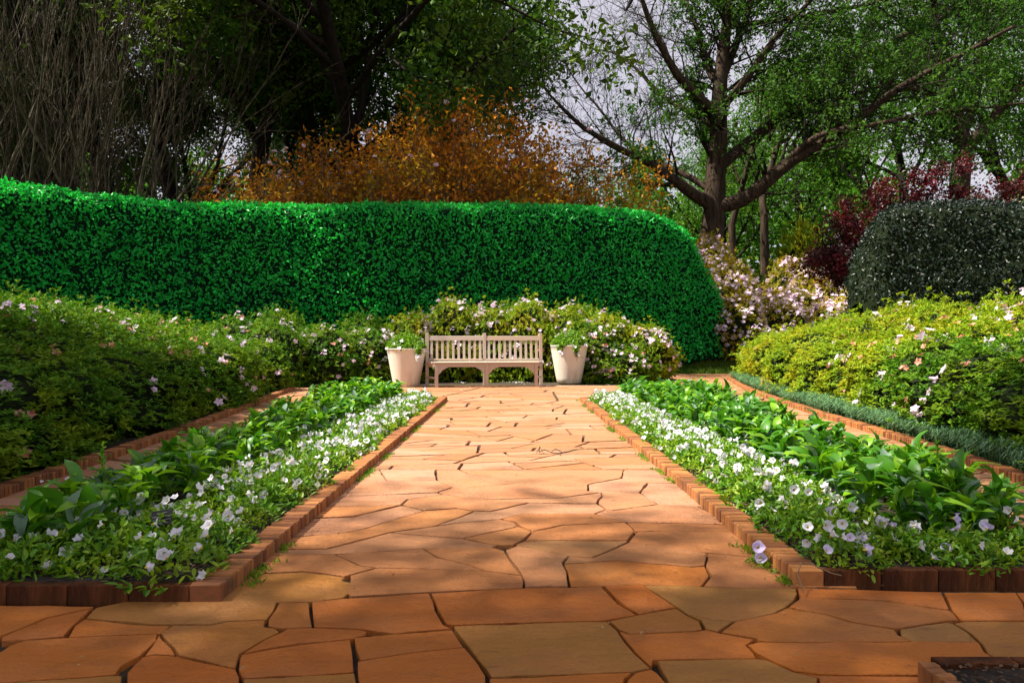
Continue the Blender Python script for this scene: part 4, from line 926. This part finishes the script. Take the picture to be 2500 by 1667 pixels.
ob('stem', mesh_np('stem', *tube([(-.03, -.06, -.045), (-.03, -.01, .0), (0, .03, .025), (.04, .03, .02), (.09, 0, 0), (.12, -.01, -.005)], .0022, 5), M['twig_pale']), t)

# ------------------------------------------------------------------ trees
def grow(rng, p, d, L, r, depth, P, wood, anchors):
    d = unit(np.array(d, float)); segs = P['segs'][min(depth, len(P['segs']) - 1)]; pts = [np.array(p, float)]; wig = P['wig']
    for i in range(segs):
        d = unit(d + rng.normal(0, wig, 3) + np.array([0, 0, P['up'][min(depth, len(P['up']) - 1)]])); pts.append(pts[-1] + d * L / segs)
    pts = np.array(pts); rad = np.linspace(r, r * P.get('taper', .45), segs + 1); wood.append(tube(pts, rad, P.get('sides', (8, 6, 5, 3, 3, 3))[min(depth, 5)]))
    if depth >= P['maxd']: anchors.append(pts[1:]); return
    nc = P['n'][min(depth, len(P['n']) - 1)]; t0 = P.get('t00', P['t0']) if depth == 0 else P['t0']
    for k in range(nc):
        t = t0 + (1 - t0) * (k + rng.uniform(.2, .8)) / nc; i = min(segs - 1, int(t * segs)); q = pts[i] + (pts[i + 1] - pts[i]) * (t * segs - i)
        dd = unit(pts[i + 1] - pts[i]); s = unit(np.cross(dd, rng.normal(size=3))); ang = P['ang'] * rng.uniform(.6, 1.3); nd = dd * math.cos(ang) + s * math.sin(ang)
        grow(rng, q, nd, L * P['lr'] * rng.uniform(.7, 1.2), max(P['rmin'], np.interp(t, [0, 1], [rad[0], rad[-1]]) * P['rr']), depth + 1, P, wood, anchors)
    grow(rng, pts[-1], d, L * P['lr'] * .9, max(P['rmin'], rad[-1] * .9), depth + 1, P, wood, anchors)
def leaves_at(rng, anchors, k, spread, L, W=.5, six=False, up=.3, keep=1.0):
    A = np.concatenate(anchors); 
    if keep < 1: A = A[rng.random(len(A)) < keep]
    P = np.repeat(A, k, 0) + rng.normal(0, spread, (len(A) * k, 3)); n = len(P)
    D = unit(rdir(n, rng) + [0, 0, -.15]); N = unit(rdir(n, rng) + [0, 0, up]); Ls = rng.uniform(.6, 1.3, n) * L
    return leaf_np(P, D, N, Ls, Ls * W, .12, .1, six)
def tree_meshes(seed, P, start_dirs, leafk, spread, L, mat, wmat, keep=1.0, W=.5):
    rng = np.random.default_rng(seed); wood, anc = [], []
    for (p, d, ln, r) in start_dirs: grow(rng, p, d, ln, r, 0, P, wood, anc)
    w = mesh_np('trunk', *merge(wood), wmat, smooth_=True)
    c = mesh_np('crown', *leaves_at(rng, anc, leafk, spread, L, W, keep=keep), mat) if leafk else None
    return w, c
def plant_tree(name, me, x, y, label, cat, group=None, sc=1.0, rz=0.0, z=None):
    t = thing(name, (x, y, terrain(x, y) - .05 if z is None else z), label, cat, group, rz)
    ob('trunk', me[0], t, sc=sc)
    if me[1]: ob('crown', me[1], t, sc=sc, kind='stuff')
    return t
PO = dict(segs=[6, 5, 4, 3], up=[.02, .05, .04, .0], wig=.13, maxd=3, n=[7, 5, 4, 3], t0=.35, ang=.85, lr=.55, rr=.55, rmin=.018, taper=.5)
# dense dark live oaks behind on the left and centre
DO = [tree_meshes(100 + i, dict(PO, t00=.55, lr=.52, wig=.10), [((0, 0, 0), (.16 - .1 * i, 0, 1), 12.0, .42)] + ([((.1, 0, 0), (-.28, .1, 1), 11.5, .34)] if i < 2 else []), 44, .33, .2, M['oak_dark'], M['bark_dark'], keep=.9) for i in range(3)]
GO = [tree_meshes(110 + i, dict(PO, t00=.45, lr=.55), [((0, 0, 0), (.05, 0, 1), 9, .32)], 40, .38, .2, M['back_green'], M['bark_dark'], keep=.42) for i in range(2)]
rt = random.Random(77)
for px, Y, sc, k, l in ((640, 31, 1.15, 0, 'dark evergreen oak with forked leaning trunk behind the left end of the copper shrubs'), (905, 33, 1.3, 1, 'tallest dark evergreen oak standing behind the copper shrubs'),
                        (1000, 38, 1.1, 2, 'dark oak at the left side of the open patch of sky'), (330, 34, 1.2, 1, 'dark evergreen oak behind the bare grey stems on the left'), (60, 31, 1.15, 2, 'dark evergreen oak at the far left edge of the photo'), (-260, 27, 1.1, 0, 'dark oak just outside the left edge of the photo'), (180, 28.5, 1.0, 2, 'dark evergreen oak close behind the bare grey stems'), (455, 30.5, 1.0, 1, 'dark evergreen oak between the bare stems and the copper shrubs'), (-60, 36, 1.2, 0, 'dark evergreen oak far back at the upper left'), (880, 36, 1.1, 0, 'dark evergreen oak above the peak of the copper shrubs')):
    plant_tree('oak_tree', DO[k], (px - CX) * Y / FPX, Y, l, 'tree', 'dark evergreen oaks', sc, rt.uniform(0, 6))
for px, Y, sc, k, l in ((2230, 36, 1.15, 0, 'mid green tree with forked trunk behind the crimson maple'), (1960, 42, 1.1, 1, 'light green tree seen between the big tree and the maple'), (2480, 33, 1.1, 1, 'green tree in the top right corner'),
                        (1760, 46, .95, 0, 'fresh green tree far behind the big trunk'), (1480, 50, .75, 1, 'low fresh green tree below the open patch of sky'), (2720, 30, 1.1, 0, 'green tree beyond the right edge of the photo')):
    plant_tree('green_tree', GO[k], (px - CX) * Y / FPX, Y, l, 'tree', 'fresh green trees on the right', sc, rt.uniform(0, 6))
# far wood closing the view
rng = np.random.default_rng(120); n = 120000; px = rng.uniform(-600, 3100, n); Y = rng.uniform(52, 70, n); topz = np.where(px < 1250, 14.0, 15.0) + 3.2 * np.sin(px * .004 + 1) + 2.2 * np.sin(px * .013) + 1.6 * np.sin(px * .041) + 1.2 * np.sin(px * .11)
topz = np.where((px > 1250) & (px < 1720), topz * .72, topz); z = 1 + (topz - 1) * rng.random(n) ** .9
P = np.stack([(px - CX) * Y / FPX, Y, z], 1) ; V, F = leaf_np(P, rdir(n, rng), rdir(n, rng), rng.uniform(.35, .75, n), .4)
tag(ob('far_wood', mesh_np('far_wood', V, F, M['back_green'])), 'far green wood closing the view behind the garden', 'wood', kind='stuff')
# understorey shrubs right behind the hedge
US = [bush_mesh(70 + i, M['under'], rx=1.6, ry=1.2, h=2.6, nsprig=1500, L=.16, k=6, six=False, amp=.35) for i in range(2)]
for i, px in enumerate(list(range(-80, 1500, 150)) + [1560, 1640, 1820, 1930, 2040]):
    Y = 27 + (i % 3) * 1.6; x = (px - CX) * Y / FPX; t = thing('green_shrub', (x, Y, terrain(x, Y) - .1), 'loose green shrub in the shade behind the hedge and copper shrubs' if px < 1500 else 'dark green shrub in the shade behind the big trunk', 'shrub', 'green shrubs behind the hedge' if px < 1500 else 'green shrubs near the big trunk')
    s = rt.uniform(.95, 1.3) * (.8 if px > 1500 else 1.25); f, c_, _ = US[i % 2]; ob('foliage', f, t, rot=(0, 0, i * 1.3), sc=s, kind='stuff'); ob('shade_core', c_, t, rot=(0, 0, i * 1.3), sc=s, kind='stuff')
# copper-leaved shrubs
PC = dict(segs=[6, 4, 3], up=[.05, .10, .04], wig=.10, maxd=2, n=[8, 5, 3], t0=.25, ang=.5, lr=.5, rr=.5, rmin=.008, taper=.35)
CM = []
for i in range(3):
    rs_ = random.Random(130 + i); st = [((rs_.uniform(-.25, .25), rs_.uniform(-.25, .25), 0), (rs_.uniform(-.42, .42), rs_.uniform(-.3, .3), 1), rs_.uniform(2.7, 4.0), .035) for _ in range(8)]
    CM.append(tree_meshes(130 + i, PC, st, 4, .11, .13, M['orange'], M['twig_pale'], W=.5))
for i, (px, py, Y) in enumerate(((600, 370, 21), (690, 345, 21.6), (780, 320, 21), (870, 310, 22), (970, 262, 21.3), (1070, 238, 22.0), (1160, 240, 21.4), (1240, 250, 22.6), (1330, 285, 22.6), (1420, 320, 23.2), (860, 330, 23), (1010, 250, 24), (1190, 240, 24))):
    z0 = terrain(0, Y); h = at(0, py, Y).z - z0; x = (px - CX) * Y / FPX
    t = plant_tree('copper_shrub', CM[i % 3], x, Y, ('low copper leaved shrub at the left end of its row', 'copper leaved shrub second from the left end of its row', 'copper leaved shrub third from the left end of its row', 'copper leaved shrub just left of the one above the left pot', 'copper leaved shrub rising above the left pot', 'tallest copper leaved shrub, above the left half of the bench', 'tall copper leaved shrub above the middle of the bench', 'copper leaved shrub above the right half of the bench', 'copper leaved shrub above the right end of the bench', 'sparse yellowing copper shrub at the right end of its row', 'copper leaved shrub in the back row, left of the left pot', 'copper leaved shrub in the back row, above the left pot', 'copper leaved shrub in the back row, above the bench')[i], 'shrub', 'copper leaved shrubs behind the hedge', h / 6.2, i * 1.1)
    rr_ = random.Random(i)
    for k in range(5): ob('blossom', BL_P[k % 4], t, (rr_.uniform(-1.4, 1.4), rr_.uniform(-1.2, -.4), h * rr_.uniform(.5, .97)), (rr_.uniform(0, 1), 0, 0), 2.4)
# bare crape-myrtle-like multi-stem trees on the left
PMy = dict(segs=[8, 6, 4, 3], up=[.03, .07, .05, .03], wig=.07, maxd=3, n=[4, 3, 3], t0=.28, ang=.36, lr=.55, rr=.5, rmin=.009, taper=.4)
MM = []
for i in range(3):
    rs_ = random.Random(140 + i); st = [((rs_.uniform(-.5, .5), rs_.uniform(-.4, .4), 0), (rs_.uniform(-.42, .5), rs_.uniform(-.35, .25), 1), rs_.uniform(5.5, 8), rs_.uniform(.055, .085)) for _ in range(7)]
    MM.append(tree_meshes(140 + i, PMy, st, 0, 0, 0, None, M['myrtle']))
for i, (px, Y, sc) in enumerate(((-40, 19.5, 1.1), (120, 20.5, 1.15), (230, 21.5, 1.1), (330, 20.4, 1.05), (20, 23, 1.2), (-190, 19.5, 1.1))):
    plant_tree('bare_myrtle_tree', MM[i % 3], (px - CX) * Y / FPX, Y, ('bare many stemmed tree cut by the left edge of the photo', 'bare many stemmed tree second in from the left edge of the photo', 'bare many stemmed tree behind the dip in the hedge top on the left', 'bare many stemmed tree nearest the copper shrubs', 'bare many stemmed tree furthest back at the far left', 'bare many stemmed tree just outside the left edge')[i], 'tree', 'bare many stemmed trees on the left', sc, i * 1.9)
rng = np.random.default_rng(145); wood, anc = [], []
for d, ln in (((1, -.1, .32), 5.2), ((1, -.2, .12), 4.2), ((.7, 0, .6), 5), ((.9, .1, .45), 5.5), ((1, -.3, .02), 3)): grow(rng, (0, 0, 3.6), d, ln, .05, 1, dict(PMy, up=[.0, .015, .02, .02], wig=.12, ang=.5), wood, anc)
wood.append(tube([(-.3, 0, 0), (-.15, 0, 2), (0, 0, 3.7)], [.14, .11, .06], 8))
t = thing('bare_leaning_tree', ((330 - CX) * 20 / FPX, 20.0, .2), 'bare pale branches leaning right low over the hedge', 'tree'); ob('trunk', mesh_np('trunk', *merge(wood), M['myrtle'], smooth_=True), t)
# the big tree: limbs traced from the photo
YT = 26.0
def limb(px, rad, Yo=None, sides=9):
    pts = []
    for i, (x, y) in enumerate(px):
        yy = YT + (Yo[i] if Yo else 0); pts.append(np.array(at(x * 1.063, y * 1.063, yy)))
    P = np.array(pts); s = np.concatenate([[0], np.cumsum(np.linalg.norm(np.diff(P, axis=0), axis=1))]); n = max(6, int(s[-1] / .5)); ss = np.linspace(0, s[-1], n)
    Q = np.stack([np.interp(ss, s, P[:, k]) for k in range(3)], 1)
    for _ in range(2): Q[1:-1] = (Q[:-2] + Q[1:-1] * 2 + Q[2:]) / 4
    return Q, np.interp(ss, s, rad)
q0 = at(1632 * 1.063, 700, YT)
BT = thing('big_tree', (0, 0, 0), 'large grey trunked spreading tree with fresh green leaves right of the hedge', 'tree'); origin = np.array([q0.x, YT, terrain(q0.x, YT)]); BT.location = origin
LIMBS = [
 ('trunk', [(1630,760),(1630,600),(1634,545),(1640,500),(1642,430),(1646,370),(1652,300),(1650,250),(1655,180),(1662,110),(1672,40),(1680,-60)], [.62,.55,.47,.42,.40,.37,.33,.31,.27,.23,.18,.12], [0]*12),
 ('limb', [(1640,470),(1600,455),(1560,420),(1520,390),(1470,365),(1400,330),(1330,290),(1280,240),(1240,190)], [.30,.24,.20,.17,.14,.11,.08,.05,.03], [0,-.5,-1,-1.5,-2,-2.6,-3.2,-3.6,-4]),
 ('limb', [(1642,470),(1690,478),(1740,440),(1790,385),(1850,350),(1930,310),(2010,240),(2100,180),(2220,120),(2330,60)], [.32,.28,.26,.24,.20,.17,.14,.11,.08,.05], [0,-.3,-.8,-1.3,-1.8,-2.3,-2.8,-3.3,-3.8,-4.2]),
 ('limb', [(1645,390),(1700,340),(1780,280),(1850,230),(1930,160),(2020,110),(2120,60),(2220,20),(2300,-20)], [.24,.21,.20,.18,.15,.12,.10,.07,.05], [0,.3,.6,1,1.4,1.8,2,2.2,2.4]),
 ('limb', [(1650,265),(1600,220),(1560,185),(1530,130),(1500,70),(1480,20),(1465,-30)], [.20,.17,.15,.13,.11,.09,.06], [0,-.4,-.8,-1.2,-1.5,-1.8,-2]),
 ('limb', [(1648,300),(1590,255),(1540,240),(1480,180),(1440,130),(1400,115),(1350,110)], [.12,.10,.08,.06,.05,.035,.02], [0,.5,1,1.4,1.8,2,2.2]),
 ('limb', [(1655,200),(1620,160),(1610,90),(1590,30),(1560,-30)], [.17,.14,.11,.09,.06], [0,.4,.8,1.1,1.4]),
 ('limb', [(1655,250),(1720,180),(1760,110),(1800,60),(1860,10),(1900,-40)], [.17,.14,.12,.10,.07,.05], [0,-.5,-1,-1.4,-1.8,-2.2]),
 ('limb', [(1660,180),(1700,80),(1730,0),(1750,-60)], [.16,.13,.10,.07], [0,.6,1,1.4]),
 ('limb', [(1642,445),(1580,400),(1530,385),(1450,340),(1410,300),(1380,250),(1330,200),(1290,130)], [.14,.12,.10,.08,.06,.05,.035,.02], [0,.6,1.2,1.8,2.4,2.8,3.2,3.6]),
 ('limb', [(1680,60),(1800,45),(1950,20),(2080,-10)], [.12,.09,.07,.05], [0,-.4,-.8,-1.2]),
 ('limb', [(1790,385),(1880,300),(2000,290),(2120,260),(2250,250),(2400,230)], [.12,.10,.08,.07,.05,.03], [-1.3,-2.4,-3,-3.6,-4,-4.4]),
]
rng = np.random.default_rng(150); twigs, anc, anc_bare = [], [], []
PT = dict(sides=(4, 3, 3, 3, 3, 3), segs=[5, 4, 3], up=[.03, .03, .02], wig=.16, maxd=2, n=[4, 4, 3], t0=.2, ang=.65, lr=.58, rr=.5, rmin=.010, taper=.35)
for nm, px, rad, Yo in LIMBS:
    Q, rr2 = limb(px, rad, Yo); Q = Q - origin; V, F = tube(Q, rr2, 12 if nm == 'trunk' else 9)
    V = V + np.array([[.03 * noise.noise(Vector(v * 2.2)) for _ in range(1)] * 3 for v in V]); ob(nm, mesh_np(nm, V, F, M['bark'], smooth_=True), BT)
    n_ = len(Q)
    for i in range(int(n_ * (.45 if nm == 'trunk' else .18)), n_):
        for rep in range(2 if nm != 'trunk' else 2):
            T_ = unit(Q[min(i + 1, n_ - 1)] - Q[max(0, i - 1)]); s = unit(np.cross(T_, rng.normal(size=3))); d = T_ * .6 + s * .8 + [0, 0, .15]
            bare = (Q[i] + origin)[0] < 7.3 and (Q[i] + origin)[2] > 7.5
            grow(rng, Q[i], d, rng.uniform(1.3, 2.6), max(.015, rr2[i] * .28), 0, PT, twigs, anc_bare if bare else anc)
ob('twig', mesh_np('twig', *merge(twigs), M['bark_dark'], smooth_=True), BT, kind='stuff')
ob('crown', mesh_np('crown', *merge([leaves_at(rng, anc, 6, .075, .15, .55, keep=.36), leaves_at(rng, anc_bare, 2, .05, .05, .5, keep=.5)]), M['oak_green']), BT, kind='stuff')
st = limb([(1452,-5),(1440,22),(1434,26)], [.09,.05,.01], [-2,-2,-2])
ob('broken_stub', mesh_np('broken_stub', *tube(st[0] - origin, st[1], 6), M['bark_dark']), BT)
# slim trunks behind
def slim(px, Y, r, label):
    x = (px - CX) * Y / FPX; t = thing('slim_tree', (x, Y, terrain(x, Y)), label, 'tree'); rng = np.random.default_rng(px); wood, anc = [], []
    wood.append(tube([(0, 0, 0), (.03, 0, 2.5), (.0, 0, 5)], [r * 1.15, r, r * .85], 9)); grow(rng, (0, 0, 4.9), (rng.uniform(-.05, .05), 0, 1), 5, r * .85, 0, dict(PO, maxd=3, n=[5, 4, 3], t0=.3), wood, anc); ob('trunk', mesh_np('trunk', *merge(wood), M['bark'], smooth_=True), t); ob('crown', mesh_np('crown', *leaves_at(rng, anc, 10, .4, .16, .5), M['back_green']), t, kind='stuff')
slim(1787, 32, .20, 'slim grey trunk just right of the big trunk'); slim(1866, 30, .20, 'slim dark trunk second to the right of the big trunk')
# forked tree at the upper right, traced
YT = 27.0; q0 = at(2215 * 1.063, 600, YT); FT = thing('forked_tree', (q0.x, YT, terrain(q0.x, YT)), 'forked brown trunk rising out of the crimson maple at upper right', 'tree'); o2 = np.array(FT.location); twigs, anc = [], []
for nm, px, rad, Yo in [('trunk', [(2195,560),(2205,400),(2212,360),(2215,320),(2200,270),(2175,220),(2165,150),(2150,60),(2140,-40)], [.42,.36,.33,.30,.27,.22,.19,.15,.1], [0]*9), ('limb', [(2215,350),(2250,310),(2290,260),(2340,200),(2400,150)], [.26,.22,.18,.15,.12], [0,-.3,-.6,-1,-1.4]), ('limb', [(2212,300),(2240,240),(2250,180),(2255,80),(2270,-20)], [.2,.17,.15,.12,.08], [0,.3,.6,1,1.3]),
                         ('limb', [(2180,230),(2120,210),(2040,190),(1960,215),(1900,250)], [.13,.1,.08,.06,.03], [0,-.5,-1,-1.5,-2])]:
    Q, rr2 = limb(px, rad, Yo); Q = Q - o2; ob(nm, mesh_np(nm, *tube(Q, rr2, 9), M['bark'], smooth_=True), FT)
    for i in range(int(len(Q) * .5), len(Q)):
        for rep in range(2): T_ = unit(Q[min(i + 1, len(Q) - 1)] - Q[max(0, i - 1)]); s = unit(np.cross(T_, rng.normal(size=3))); grow(rng, Q[i], T_ * .6 + s * .8, rng.uniform(1.2, 2.3), .05, 0, PT, twigs, anc)
ob('twig', mesh_np('twig', *merge(twigs), M['bark_dark']), FT, kind='stuff'); ob('crown', mesh_np('crown', *leaves_at(rng, anc, 7, .16, .12, .5), M['oak_green']), FT, kind='stuff')
# crimson maple
rng = np.random.default_rng(160); YT = 18.5
MP = thing('crimson_maple', ((2190 - CX) * YT / FPX, YT, .05), 'crimson leaved maple spreading above the dark right hedge', 'tree'); o3 = np.array(MP.location); wood, anc = [], []
for tx, ty, ln in ((2010,575,1),(2080,540,1),(2060,480,1),(2130,450,1),(2200,430,1),(2280,410,1),(2350,400,1),(2420,440,1),(2300,470,1),(2200,500,1),(2120,530,1),(2020,590,1),(2380,500,1),(2050,520,1),(2110,600,1),(2160,440,1),(2440,420,1),(1990,600,1)):
    for rep in range(2):
        tip = np.array(at(tx + 12 + rng.uniform(-20, 20), ty + 52 - (tx - 2000) * .03 + rng.uniform(-10, 10), YT + rng.uniform(-.8, .8))) - o3; base = np.array([0, 0, 1.2]); mid = (tip + base) / 2 + [0, 0, .2]
        Q = np.array([[(1 - t) ** 2 * base[k] + 2 * t * (1 - t) * mid[k] + t * t * tip[k] for k in range(3)] for t in np.linspace(0, 1, 8)]); wood.append(tube(Q, np.linspace(.05, .012, 8), 5))
        for j in range(4, 8):
            for _ in range(2): grow(rng, Q[j], unit(Q[j] - Q[j - 1]) + rng.normal(0, .5, 3) * [1, 1, .2] - [0, 0, .25], .42, .01, 1, dict(PT, up=[0, 0, -.02], maxd=2, n=[3, 2]), wood, anc)
wood.append(tube([(0, 0, 0), (.03, 0, .7), (0, 0, 1.3)], [.14, .11, .08], 8)); ob('trunk', mesh_np('trunk', *merge(wood), M['bark_dark']), MP)
ob('crown', mesh_np('crown', *leaves_at(rng, anc, 10, .085, .085, .7, up=1.5), M['red']), MP, kind='stuff')
# pale flowering tree at the right edge
me = tree_meshes(170, dict(PC, ang=.7), [((0, 0, 0), (rt.uniform(-.5, .5), rt.uniform(-.3, .3), 1), 2.9, .06) for _ in range(7)], 12, .16, .10, M['pale_blossom'], M['twig_pale'])
plant_tree('blossoming_tree', me, (2480 - CX) * 21 / FPX, 21, 'tree in faded cream blossom at the right edge behind the maple', 'tree', sc=1.0)
# small bright shrub and pale slab seat beyond the pink azaleas
x = (1960 - CX) * 26 / FPX; t = thing('bright_shrub', (x, 26, terrain(x, 26)), 'small bright yellow green shrub above the pink azalea bank', 'shrub')
f, c_, _ = bush_mesh(75, M['azalea_y'], rx=.95, ry=.8, h=1.0, nsprig=700, L=.14, k=6, six=False, amp=.3); zs = at(0, 560, 26).z - terrain(x, 26); ob('foliage', f, t, sc=(1, 1, zs), kind='stuff'); ob('shade_core', c_, t, sc=(1, 1, zs), kind='stuff')
q = at(2062, 600, 26); t = thing('stone_table', (q.x, q.y, terrain(q.x, 26)), 'dark table with pale grey top seen under the crimson maple', 'table'); hz = q.z - terrain(q.x, 26)
ob('table_top', mesh_py('table_top', *bevel_box(-.62, .62, -.4, .4, hz - .08, hz, .02), M['slab']), t)
for s in (-1, 1): ob('leg', mesh_py('leg', *bevel_box(s * .45 - .12, s * .45 + .12, -.3, .3, 0, hz - .081, .02), M['black']), t)
# made-up trees out of view, added so their crowns darken foreground and left
def added_shade_tree(seed, base, lobes, label):
    rng = np.random.default_rng(seed); t = thing('added_shade_tree', base, label, 'tree'); b = np.array(base, float); b[2] = 0
    hz = lobes[0][0][2]; wood = [tube([(0, 0, 0), (.1, 0, 2.5), (0, 0, hz * .55)], [.4, .32, .25], 10)]; lv = []
    for cen, rad, n in lobes:
        cen = np.array(cen, float); rad = np.array(rad, float); u = rng.normal(0, .42, (n, 3)); u[:, 0] = rng.uniform(-1, 1, n); P = u * rad + cen
        for k in range(4):
            e = cen - b + rdir(1, rng)[0] * rad * [.7, .2, .5]; m_ = e * .5 + np.array([0, -.8, 2.5]); st = np.array([0, 0, hz * .53])
            wood.append(tube([(1 - q) ** 2 * st + 2 * q * (1 - q) * m_ + q * q * e for q in np.linspace(0, 1, 9)], np.linspace(.07, .012, 9), 6))
        lv.append(leaf_np(P - b, rdir(n, rng), unit(rdir(n, rng) + [0, 0, .5]), rng.uniform(.10, .17, n), .085))
    ob('trunk', mesh_np('trunk', *merge(wood), M['bark'], smooth_=True), t)
    ob('crown', mesh_np('crown', *merge(lv), M['oak_green']), t, kind='stuff')
added_shade_tree(180, (-14.5, -3.5, 0), [((-9.3, -1.0, 14.0), (6.6, 3.2, 2.0), 84000), ((-3.9, 2.55, 14.0), (2.4, 2.2, 1.4), 9000)], 'made-up leafy tree out of view, added to shade the foreground paving')
added_shade_tree(181, (-13.8, 3.0, 0), [((-10.1, 2.9, 8.4), (2.5, 5.0, 1.4), 53000)], 'made-up leafy tree out of view, added to shade near azaleas and left path')
